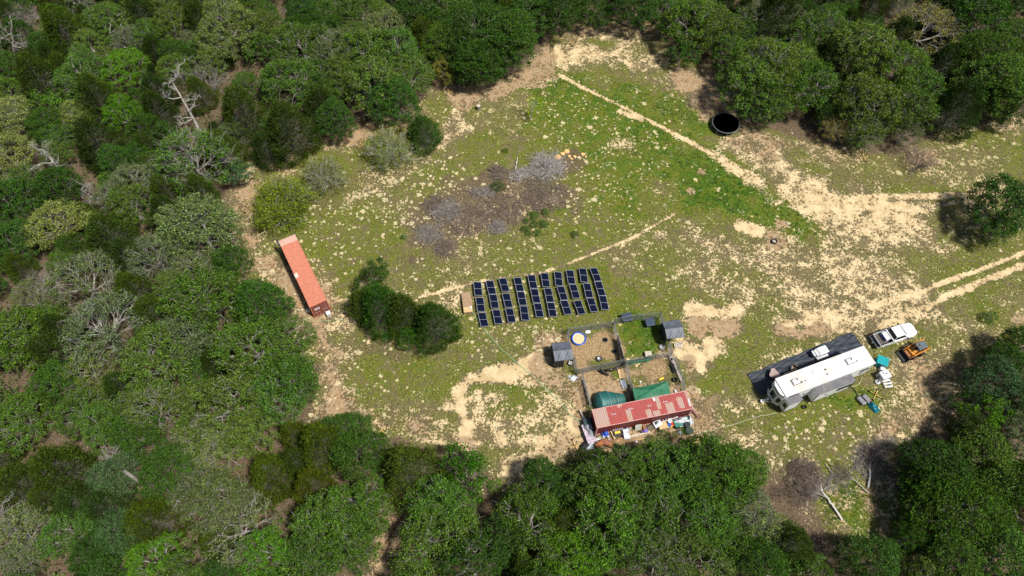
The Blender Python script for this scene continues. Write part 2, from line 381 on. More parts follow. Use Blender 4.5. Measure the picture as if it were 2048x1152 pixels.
def axis(lo, hi, step, far):
    core = list(np.arange(lo, hi + step / 2, step)); g = step; a = core[0]; left = []
    while a > -far: g *= 1.35; a -= g; left.append(a)
    g = step; b = core[-1]; right = []
    while b < far: g *= 1.35; b += g; right.append(b)
    return np.array(left[::-1] + core + right)
gx, gy = axis(-66, 86, 0.3, 900), axis(9, 104, 0.3, 900)
GX, GY = np.meshgrid(gx, gy)
ch, sdf = ground_fields(GX, GY)
relief = (fbm(GX, GY, 7.0, 40) - 0.5) * 0.10 + (fbm(GX, GY, 1.3, 44) - 0.5) * 0.05
near = (np.abs(GX) < 120) & (GY < 140)
gz = np.where(near, relief - 0.05, -0.05) - 0.06 * np.clip(ch['S'], 0, 1)
nx, ny = len(gx), len(gy)
idx = np.arange(nx * ny).reshape(ny, nx)
quads = np.stack([idx[:-1, :-1], idx[:-1, 1:], idx[1:, 1:], idx[1:, :-1]], -1).reshape(-1, 4)
gme = mesh_np('ground', np.stack([GX, GY, gz], -1).reshape(-1, 3), quads, None, True)
for nm, keys in (('cover', 'SGLT'), ('soil', 'DH')):
    a = gme.attributes.new(nm, 'FLOAT_COLOR', 'POINT')
    arr = np.zeros((nx * ny, 4), dtype=np.float32)
    for i, k in enumerate(keys): arr[:, i] = ch[k].ravel()
    a.data.foreach_set('color', arr.ravel())

def ground_material():
    m, t, b = new_mat('ground')
    geo = N(t, 'ShaderNodeNewGeometry'); P = geo.outputs['Position']
    def att(n):
        a = N(t, 'ShaderNodeAttribute'); a.attribute_name = n
        s = N(t, 'ShaderNodeSeparateColor'); t.links.new(a.outputs['Color'], s.inputs[0])
        return s.outputs[0], s.outputs[1], s.outputs[2], a.outputs['Alpha']
    S, G, L, T = att('cover'); D, H, _, _ = att('soil')
    nf = noise_n(t, P, 2.6, 6, 0.72)                     # clump to clump
    nff = noise_n(t, P, 7.0, 4, 0.7, (5, 1, 0))
    nm = noise_n(t, P, 0.55, 5, 0.65, (3, 7, 0))
    nm2 = noise_n(t, P, 0.9, 5, 0.7, (30, 17, 0))
    nl = noise_n(t, P, 0.14, 4, 0.6, (13, 7, 0))
    lin = lambda x, k: math_n(t, 'MULTIPLY', math_n(t, 'SUBTRACT', x, 0.5), k)
    add = lambda *a: a[0] if len(a) == 1 else math_n(t, 'ADD', a[0], add(*a[1:]))
    thatch = mix_n(t, smooth_n(t, nff, .33, .67), (0.040, 0.033, 0.015), (0.285, 0.235, 0.125))
    thatch = mix_n(t, smooth_n(t, nm2, .42, .62), thatch, (0.125, 0.105, 0.055))
    green = mix_n(t, smooth_n(t, nff, .3, .7), (0.024, 0.045, 0.004), (0.200, 0.218, 0.028))
    lush = mix_n(t, smooth_n(t, nf, .3, .7), (0.018, 0.058, 0.005), (0.095, 0.17, 0.016))
    green = mix_n(t, smooth_n(t, add(G, lin(nm, 2.4), lin(nf, 1.6)), .66, 1.15), green, lush)
    kg = smooth_n(t, add(G, lin(nm, 2.0), lin(nf, 2.6), lin(nff, 1.5), lin(nl, .7)), .36, .60)
    c = mix_n(t, kg, thatch, green)
    litter = mix_n(t, smooth_n(t, nff, .3, .7), (0.050, 0.035, 0.021), (0.190, 0.140, 0.092))
    c = mix_n(t, smooth_n(t, add(L, lin(nf, 1.6), lin(nm, 1.2)), .38, .80), c, litter)
    sand = mix_n(t, smooth_n(t, nm, .3, .7), (0.50, 0.375, 0.195), (0.71, 0.56, 0.335))
    sand = mix_n(t, smooth_n(t, nff, .25, .6), mix_n(t, .45, sand, (0.30, 0.21, 0.10)), sand)
    dirt = mix_n(t, smooth_n(t, nf, .3, .7), (0.235, 0.150, 0.075), (0.43, 0.305, 0.175))
    dirt = mix_n(t, smooth_n(t, nm2, .45, .6), dirt, (0.37, 0.275, 0.17))
    soil = mix_n(t, smooth_n(t, add(D, lin(nm2, .5)), .35, .75), sand, dirt)
    Sd = math_n(t, 'MAXIMUM', S, math_n(t, 'MULTIPLY', D, 0.95))
    ks = smooth_n(t, add(Sd, lin(nf, 2.6), lin(nff, 2.0), lin(nm, 1.9)), .46, .74)
    c = mix_n(t, ks, c, soil)
    # scattered pale bare spots with ragged edges
    def spots(scale, rmax, off, dens):
        w = N(t, 'ShaderNodeVectorMath', operation='ADD')
        nn = N(t, 'ShaderNodeTexNoise'); nn.inputs['Scale'].default_value = scale * 3.0; nn.inputs['Detail'].default_value = 5
        t.links.new(P, nn.inputs['Vector'])
        sc = N(t, 'ShaderNodeVectorMath', operation='SCALE'); sc.inputs['Scale'].default_value = 0.95 / scale
        t.links.new(nn.outputs['Color'], sc.inputs[0])
        t.links.new(P, w.inputs[0]); t.links.new(sc.outputs[0], w.inputs[1])
        fl = N(t, 'ShaderNodeVectorMath', operation='MULTIPLY_ADD'); fl.inputs[1].default_value = (1, 1, 0); fl.inputs[2].default_value = off
        t.links.new(w.outputs[0], fl.inputs[0])
        v = N(t, 'ShaderNodeTexVoronoi'); v.inputs['Scale'].default_value = scale; v.inputs['Randomness'].default_value = 1
        t.links.new(fl.outputs[0], v.inputs['Vector'])
        sp = N(t, 'ShaderNodeSeparateColor'); t.links.new(v.outputs['Color'], sp.inputs[0])
        gate = math_n(t, 'LESS_THAN', sp.outputs[0], math_n(t, 'MULTIPLY', T, dens))
        rad = math_n(t, 'MULTIPLY', sp.outputs[1], rmax)
        k = math_n(t, 'LESS_THAN', v.outputs['Distance'], rad)
        return math_n(t, 'MULTIPLY', gate, k)
    sp = math_n(t, 'MAXIMUM', spots(0.95, 0.40, (3, 3, 0), .5), spots(2.1, 0.48, (9, 5, 0), .42))
    c = mix_n(t, math_n(t, 'MULTIPLY', sp, .85), c, mix_n(t, smooth_n(t, nff, .3, .7), (0.50, 0.40, 0.22), (0.68, 0.60, 0.38)))
    hay = mix_n(t, smooth_n(t, nff, .36, .64), (0.17, 0.105, 0.05), (0.43, 0.315, 0.175))
    c = mix_n(t, smooth_n(t, add(H, lin(nf, .7)), .4, .6), c, hay)
    c = mix_n(t, 1.0, c, c)
    t.links.new(c, b.inputs['Base Color'])
    b.inputs['Roughness'].default_value = 0.95
    b.inputs['Specular IOR Level'].default_value = 0.1
    h = add(math_n(t, 'MULTIPLY', nff, 0.6), math_n(t, 'MULTIPLY', nf, 0.7), math_n(t, 'MULTIPLY', ks, -0.5))
    bn = N(t, 'ShaderNodeBump'); bn.inputs['Strength'].default_value = 0.75; bn.inputs['Distance'].default_value = 0.22
    t.links.new(h, bn.inputs['Height']); t.links.new(bn.outputs[0], b.inputs['Normal'])
    return m
gme.materials.append(ground_material())
ground = link('ground', gme, kind='structure')

# field of grass tufts
def gate_fields(x, y):
    c, s = ground_fields(x, y); return c, s
def blade_mesh(name, x, y, n_blades, hmin, hmax, spread, m, lean=0.5, width=0.03, seed=1, rad=None):
    r2 = np.random.default_rng(seed); n = len(x)
    X = np.repeat(x, n_blades); Y = np.repeat(y, n_blades); k = n * n_blades
    a = r2.random(k) * 6.283; sp = (np.repeat(rad, n_blades) if rad is not None else spread)
    bx, by = X + np.cos(a) * sp * r2.random(k) * .6, Y + np.sin(a) * sp * r2.random(k) * .6
    h = hmin + (hmax - hmin) * r2.random(k)
    ln = lean * h * (0.4 + r2.random(k)); tx, ty = bx + np.cos(a) * (ln + sp * .3), by + np.sin(a) * (ln + sp * .3)
    wx, wy = -np.sin(a) * width, np.cos(a) * width
    z0 = np.full(k, -0.1)
    v = np.stack([np.stack([bx - wx, by - wy, z0], -1), np.stack([bx + wx, by + wy, z0], -1), np.stack([tx, ty, h], -1)], 1).reshape(-1, 3)
    return mesh_np(name, v, np.arange(3 * k).reshape(-1, 3), m)
def grass_blade_mat(name, a, b_, rough=.8):
    m, t, b = new_mat(name); geo = N(t, 'ShaderNodeNewGeometry')
    t.links.new(mix_n(t, geo.outputs['Random Per Island'], a, b_), b.inputs['Base Color'])
    b.inputs['Roughness'].default_value = rough; b.inputs['Specular IOR Level'].default_value = .1
    return m
def scatter(n, seed, px_box=(0, 0, 2048, 1152)):
    r2 = np.random.default_rng(seed)
    x = r2.uniform(-64, 86, n); y = r2.uniform(9, 104, n)
    return x, y, r2
x, y, r2 = scatter(150000, 3)
c_, s_ = gate_fields(x, y)
pn = fbm(x, y, 1.6, 77)
p = np.clip(c_['G'] * 1.3 - .1, 0, 1) * np.clip(1.15 - 1.2 * c_['S'], 0, 1) * (1 - np.clip(c_['H'] + c_['D'], 0, 1)) * (s_ > -1) * np.clip((pn - .35) * 4, 0, 1)
k = r2.random(len(x)) < p * .8
link('grass', blade_mesh('grass', x[k], y[k], 3, .05, .17, .12, grass_blade_mat('grass_blade', (0.045, 0.09, 0.012), (0.16, 0.19, 0.04)), .9, .032, 5), kind='stuff')
k = (r2.random(len(x)) < np.clip((c_['G'] - .75) * 3, 0, 1) * .8) & (s_ > -1) & (c_['S'] < .6)
link('lush_grass', blade_mesh('lush_grass', x[k], y[k], 4, .08, .26, .14, grass_blade_mat('lush_blade', (0.022, 0.070, 0.008), (0.085, 0.17, 0.02)), .8, .04, 6), kind='stuff')
k = (r2.random(len(x)) < (.17 * (1 - np.clip(c_['S'], 0, 1)) * (1 - np.clip(c_['H'] + c_['D'], 0, 1)))) & (s_ > -1)
link('dry_grass', blade_mesh('dry_grass', x[k], y[k], 3, .05, .16, .13, grass_blade_mat('dry_blade', (0.13, 0.10, 0.05), (0.38, 0.32, 0.17)), 1.0, .03, 7), kind='stuff')
x, y, r2 = scatter(26000, 9)
c_, s_ = gate_fields(x, y)
k = (r2.random(len(x)) < c_['T'] ** 1.5 * .26) & (s_ > .5) & (c_['S'] < .7) & (c_['H'] < .3)
link('bunch_grass', blade_mesh('bunch_grass', x[k], y[k], 22, .04, .13, .2, grass_blade_mat('straw_blade', (0.45, 0.37, 0.20), (0.74, 0.67, 0.45)), 1.1, .05, 8, rad=r2.uniform(.06, .27, k.sum())), kind='stuff')

# ------------------------------------------------------------ trees
def bezier(a, b, c, n):
    t = np.linspace(0, 1, n)[:, None]
    return (1 - t) ** 2 * a + 2 * t * (1 - t) * b + t * t * c
class Tubes:
    def __init__(s): s.v = []; s.f = []; s.n = 0
    def add(s, pts, r0, r1, n=4):
        pts = np.asarray(pts, float); k = len(pts)
        d = np.gradient(pts, axis=0); d /= np.linalg.norm(d, axis=1)[:, None] + 1e-9
        up = np.where(np.abs(d[:, 2:3]) < .9, np.array([[0, 0, 1.]]), np.array([[1., 0, 0]]))
        a = np.cross(d, up); a /= np.linalg.norm(a, axis=1)[:, None] + 1e-9; b = np.cross(d, a)
        r_ = np.linspace(r0, r1, k)[:, None, None]; th = np.arange(n) * 2 * np.pi / n
        v = pts[:, None, :] + r_ * (a[:, None, :] * np.cos(th)[None, :, None] + b[:, None, :] * np.sin(th)[None, :, None])
        i = np.arange(k - 1)[:, None]; j = np.arange(n)[None, :]; j2 = (j + 1) % n
        f = np.stack([i * n + j, i * n + j2, (i + 1) * n + j2, (i + 1) * n + j], -1).reshape(-1, 4)
        s.v.append(v.reshape(-1, 3)); s.f.append(f + s.n); s.n += k * n
    def mesh(s, name, m): return mesh_np(name, np.vstack(s.v), np.vstack(s.f), m, True)
def leaves(name, C, size, r2, up=0.42, aspect=0.62, nrm=None, elong=None):
    """one small folded leaf spray (a quad) at each centre"""
    n = len(C)
    d = r2.normal(size=(n, 3)); d /= np.linalg.norm(d, axis=1)[:, None]
    nn = r2.normal(size=(n, 3)) * (1 - up); nn[:, 2] += up
    if nrm is not None: nn = nn + nrm
    if elong is not None: d = elong + d * .35
    a = np.cross(nn, d); a /= np.linalg.norm(a, axis=1)[:, None] + 1e-9
    b = d - nn * (np.sum(d * nn, 1) / (np.sum(nn * nn, 1) + 1e-9))[:, None] if elong is None else d
    b /= np.linalg.norm(b, axis=1)[:, None] + 1e-9
    s = (size * r2.uniform(.6, 1.4, n))[:, None]
    v = np.stack([C - b * s * .5, C + a * s * aspect * .5 + b * s * .05, C + b * s * .5, C - a * s * aspect * .5 + b * s * .05], 1).reshape(-1, 3)
    return mesh_np(name, v, np.arange(4 * n).reshape(-1, 4), M_LEAF)

def oak_mesh(seed, rad=4.0, hgt=7.6, n_cl=95, per=120, cl_r=.78, leaf=.19, trunk_h=.28, flat=.72, lump=.2, bare=0.25, bark=M_PALEBARK, stick=.3, extra_twigs=3):
    """spreading broadleaf: trunk forks into limbs that end in leafy clumps over a lumpy dome"""
    r2 = np.random.default_rng(seed); T = Tubes()
    # clump centres over the dome, Poisson-like
    pts = []; tries = 0; base_z = hgt * .42
    lob = r2.random((7, 3)); lob[:, 0] *= 6.283
    while len(pts) < n_cl and tries < 9000:
        tries += 1
        a = r2.random() * 6.283; e = np.arcsin(r2.random() ** .85 * 1.12 - .12)
        rr = 1 + lump * np.sum(np.cos((a - lob[:, 0]) * (1 + (lob[:, 1] * 3).astype(int))) * lob[:, 2]) / 2.2
        rr *= 1.0 if r2.random() < .8 else r2.uniform(.5, .85)
        rr *= r2.uniform(.9, 1.06)
        p = np.array([np.cos(a) * np.cos(e) * rad * rr, np.sin(a) * np.cos(e) * rad * rr, base_z + np.sin(e) * (hgt - base_z) * (.75 + .25 * rr)])
        if all(np.sum((p - q) ** 2) > (cl_r * 1.0) ** 2 for q in pts): pts.append(p)
    P = np.array(pts)
    lean = r2.normal(size=2) * .3
    fork = np.array([lean[0], lean[1], hgt * trunk_h])
    T.add(bezier(np.array([0, 0, -.2]), np.array([lean[0] * .2, lean[1] * .2, hgt * trunk_h * .6]), fork, 6), .06 * rad, .045 * rad, 8)
    # limbs by angle sector
    ang = np.arctan2(P[:, 1], P[:, 0]); hz = P[:, 2]
    nl = 6; cen = P[r2.choice(len(P), nl, replace=False)]
    for _ in range(6):
        lab = np.argmin(((P[:, None] - cen[None]) ** 2).sum(-1), 1)
        cen = np.array([P[lab == i].mean(0) if (lab == i).any() else cen[i] for i in range(nl)])
    for i in range(nl):
        Q = P[lab == i]
        if not len(Q): continue
        tip = fork + (cen[i] - fork) * .62
        mid = fork + (cen[i] - fork) * .3 + np.array([0, 0, .25]) + r2.normal(size=3) * .25
        limb = bezier(fork, mid, tip, 7); T.add(limb, .036 * rad, .018 * rad, 6)
        ns = max(1, min(5, len(Q) // 4)); sc = Q[r2.choice(len(Q), ns, replace=False)]
        for _ in range(4):
            l2 = np.argmin(((Q[:, None] - sc[None]) ** 2).sum(-1), 1)
            sc = np.array([Q[l2 == j].mean(0) if (l2 == j).any() else sc[j] for j in range(ns)])
        for j in range(ns):
            t0 = limb[r2.integers(3, 7)]
            t1 = t0 + (sc[j] - t0) * .72
            sub = bezier(t0, (t0 + t1) / 2 + r2.normal(size=3) * .22 + np.array([0, 0, .12]), t1, 6); T.add(sub, .016 * rad, .009 * rad, 5)
            for q in Q[l2 == j]:
                s0 = sub[r2.integers(2, 6)]
                wob = r2.normal(size=3) * .22
                tw = bezier(s0, (s0 + q) / 2 + wob, q + r2.normal(size=3) * .1, 5); T.add(tw, .009 * rad, .004 * rad, 4)
                for _ in range(extra_twigs):          # crooked twigs reaching through the leaves
                    e = q + r2.normal(size=3) * np.array([.55, .55, .3]) + np.array([0, 0, stick])
                    f0 = tw[r2.integers(2, 5)]
                    T.add(bezier(f0, (f0 + e) / 2 + r2.normal(size=3) * .15, e, 4), .0055 * rad, .0022 * rad, 3)
    # leaves
    keep = r2.random(len(P)) > bare
    cnt = np.where(keep, per, int(per * .3))
    idx_ = np.repeat(np.arange(len(P)), cnt)
    off = r2.normal(size=(len(idx_), 3)); off /= np.linalg.norm(off, axis=1)[:, None]
    off *= (r2.random(len(idx_)) ** .45)[:, None] * cl_r * (r2.uniform(.75, 1.25, len(P))[idx_])[:, None]
    off[:, 2] *= .62
    # small sprigs inside each clump so that it breaks up
    C = P[idx_] + off
    sprig = np.floor(C / (cl_r * .42)); hsh = np.abs(np.sin(sprig @ np.array([12.99, 78.23, 37.7]) + seed) * 43758.5) % 1
    C = C[hsh > .30]
    return T.mesh('trunk', bark), leaves('crown', C, leaf, r2)

def cedar_mesh(seed, rad=2.6, hgt=7.0, n_sp=420, leaf=.17, cone=1.0, per=26, droop=0.0, plume=.8):
    """juniper: feathery upswept sprays over a rounded cone"""
    r2 = np.random.default_rng(seed); T = Tubes()
    T.add(bezier(np.array([0, 0, -.2]), np.array([.1, .05, hgt * .5]), np.array([0, 0, hgt * .95]), 8), .05 * rad + .06, .02, 7)
    Cs = []; Es = []
    for i in range(n_sp):
        z = (r2.random() ** 1.25) * .93 + .05
        prof = (1 - z) ** .62 * (1 if cone else 1) * min(1, .55 + z * 2.2)
        a = r2.random() * 6.283
        rr = rad * prof * (1 + .18 * math.sin(3 * a + seed) + .12 * math.sin(7 * a + z * 9)) * r2.uniform(.82, 1.06)
        p = np.array([math.cos(a) * rr, math.sin(a) * rr, z * hgt])
        d = np.array([math.cos(a) * (1 - z * .5), math.sin(a) * (1 - z * .5), .45 + z * .9 - droop]); d += r2.normal(size=3) * .25; d /= np.linalg.norm(d)
        L = plume * r2.uniform(.6, 1.3)
        if i % 3 == 0:
            T.add(bezier(np.array([0, 0, max(.3, z * hgt - .4 * rr)]), p * .5 + np.array([0, 0, z * hgt * .45]), p, 4), .025, .008, 3)
        t = r2.random(per); w = (1 - t) * .24 * L + .04
        c = p + d * (t[:, None] - .35) * L + r2.normal(size=(per, 3)) * w[:, None]
        Cs.append(c); Es.append(np.tile(d, (per, 1)) + r2.normal(size=(per, 3)) * .3)
    C = np.vstack(Cs); E = np.vstack(Es)
    return T.mesh('trunk', M_BARK), leaves('crown', C, leaf, r2, up=.35, aspect=.34, elong=E)

def bare_mesh(seed, rad=3.0, hgt=4.0, stems=16, depth=3, m=M_TWIG, leafy=0, dome=True, crook=.25, r0=.05, leaf=.12, spread=1.0):
    """many-stemmed leafless shrub or dead crown"""
    r2 = np.random.default_rng(seed); T = Tubes(); tips = []
    def grow(p, d, L, r_, k):
        q = p + d * L; mid = (p + q) / 2 + r2.normal(size=3) * L * crook * .5
        c = bezier(p, mid, q, 5); T.add(c, r_, r_ * .6, 4 if k > 0 else 3)
        if k == 0: tips.append(q); return
        for _ in range(r2.integers(3, 5)):
            s0 = c[r2.integers(2, 5)]
            e = d + r2.normal(size=3) * .55; e[2] += .08; e /= np.linalg.norm(e)
            grow(s0, e, L * r2.uniform(.5, .78), r_ * .55, k - 1)
    for i in range(stems):
        a = 6.283 * (i + r2.random() * .8) / stems; el = r2.uniform(.25, 1.25)
        d = np.array([math.cos(a) * math.cos(el) * rad * spread, math.sin(a) * math.cos(el) * rad * spread, math.sin(el) * hgt]); L = np.linalg.norm(d) * .5
        grow(np.array([math.cos(a) * .12, math.sin(a) * .12, -.05]), d / np.linalg.norm(d), L, r0 * r2.uniform(.7, 1.2), depth)
    C = None
    if leafy:
        tp = np.array(tips); sel = tp[r2.integers(0, len(tp), leafy)]
        C = leaves('crown', sel + r2.normal(size=(leafy, 3)) * .22, leaf, r2)
    return T.mesh('trunk', m), C
def snag_mesh(seed, hgt=7.5, lean=(.5, 0), n=7, m=M_PALEBARK, fine=3, r0=.2, reach=3.0):
    """dead tree: bleached crooked trunk and limbs without leaves"""
    r2 = np.random.default_rng(seed); T = Tubes()
    top = np.array([lean[0] * hgt, lean[1] * hgt, hgt * .8])
    tr = bezier(np.array([0, 0, -.2]), np.array([lean[0] * hgt * .3 + .5, lean[1] * hgt * .3 - .3, hgt * .45]), top, 10); T.add(tr, r0, r0 * .3, 7)
    def grow(p, d, L, r_, k):
        n_ = 6; pts = [p]; dd = d.copy()
        for i in range(n_):
            dd = dd + r2.normal(size=3) * .32; dd[2] += .04; dd /= np.linalg.norm(dd); pts.append(pts[-1] + dd * L / n_)
        pts = np.array(pts); T.add(pts, r_, r_ * .4, 5 if k > 1 else 3)
        if k == 0: return
        for _ in range(r2.integers(3, 6)):
            s0 = pts[r2.integers(2, n_ + 1)]; e = dd + r2.normal(size=3) * .75; e /= np.linalg.norm(e)
            grow(s0, e, L * r2.uniform(.4, .7), r_ * .5, k - 1)
    for i in range(n):
        s0 = tr[r2.integers(4, 10)]; a = r2.random() * 6.283
        d = np.array([math.cos(a), math.sin(a), r2.uniform(.1, .9)]); grow(s0, d / np.linalg.norm(d), reach * r2.uniform(.6, 1.1), r0 * .45, fine)
    return T.mesh('trunk', m), None

KINDS = {
 'oak': [oak_mesh(100 + i, 4.0, 7.4 + .3 * (i % 3), 112, 190, .70, .195, lump=.22 + .05 * (i % 3), bare=.06 + .05 * (i % 3), stick=.18, extra_twigs=2) for i in range(5)],
 'bigoak': [oak_mesh(150 + i, 6.2, 8.6, 250, 185, .76, .205, lump=.24, bare=.07, stick=.15, extra_twigs=2) for i in range(2)],
 'bigdense': [oak_mesh(350 + i, 6.2, 8.8, 300, 185, .78, .205, lump=.26, bare=.04, stick=0, bark=M_BARK, extra_twigs=1) for i in range(2)],
 'thin': [oak_mesh(200 + i, 4.0, 7.4, 100, 130, .68, .18, lump=.28, bare=.24, stick=.32, extra_twigs=4) for i in range(3)],
 'dense': [oak_mesh(300 + i, 4.0, 8.2, 145, 170, .72, .20, lump=.26, bare=.05, stick=.0, bark=M_BARK, extra_twigs=1) for i in range(4)],
 'small': [oak_mesh(400 + i, 2.4, 5.2, 58, 120, .56, .18, lump=.28, bare=.08, stick=.0, bark=M_BARK, extra_twigs=1) for i in range(2)],
 'cedar': [cedar_mesh(500 + i, 2.9, 6.6, 760, .18, per=28, plume=.85 + .08 * i) for i in range(4)],
 'bush': [bare_mesh(600, 3.2, 3.4, 30, 3, M_TWIG, 1500, r0=.05)],
 'greybush': [bare_mesh(610 + i, 3.0, 4.2, 22, 3, M_TWIG, 0, r0=.04) for i in range(2)],
 'brownbush': [bare_mesh(620 + i, 2.6, 2.4, 22, 3, M_BROWNTWIG, 0, r0=.035) for i in range(2)],
 'haze': [bare_mesh(630, 3.6, 3.9, 44, 3, M_ASHTWIG, 9000, r0=.065, leaf=.13)],
 'thicket': [bare_mesh(635, 3.6, 4.4, 40, 3, M_TWIG, 15000, r0=.055, leaf=.16)],
 'shrub': [oak_mesh(640 + i, 1.0, 1.1, 22, 60, .34, .13, trunk_h=.15, bare=0, stick=0, bark=M_BARK, extra_twigs=0) for i in range(2)],
}
REF = {'bigoak': (6.5, 9.2), 'bigdense': (6.5, 9.6), 'oak': (4.2, 7.4), 'thin': (4.2, 7.4), 'dense': (4.2, 8.2), 'small': (2.6, 5.2), 'cedar': (3.0, 6.6), 'bush': (3.2, 3.2), 'greybush': (3.0, 4.0), 'brownbush': (2.6, 2.2), 'haze': (3.6, 3.8), 'thicket': (3.6, 4.2), 'shrub': (1.1, 1.2)}
TINT = {'oak': (0.071, 0.122, 0.023), 'pale': (0.129, 0.172, 0.049), 'grey': (0.084, 0.120, 0.042), 'bright': (0.056, 0.142, 0.015), 'deep': (0.031, 0.079, 0.013), 'mid': (0.052, 0.112, 0.019),
        'blue': (0.048, 0.096, 0.034), 'olive': (0.043, 0.074, 0.012), 'moss': (0.058, 0.086, 0.012), 'dark': (0.026, 0.052, 0.010), 'yellow': (0.150, 0.150, 0.032), 'haze': (0.107, 0.142, 0.017), 'kelly': (0.030, 0.105, 0.010)}
TINT_WORD = {'oak': 'green', 'pale': 'pale yellow-green', 'grey': 'grey-green', 'bright': 'bright green', 'deep': 'deep green', 'mid': 'fresh green', 'blue': 'bluish green', 'olive': 'dark olive', 'moss': 'mossy olive',
             'dark': 'blackish green', 'yellow': 'yellowing', 'haze': 'thin olive-leaved', 'kelly': 'vivid green'}
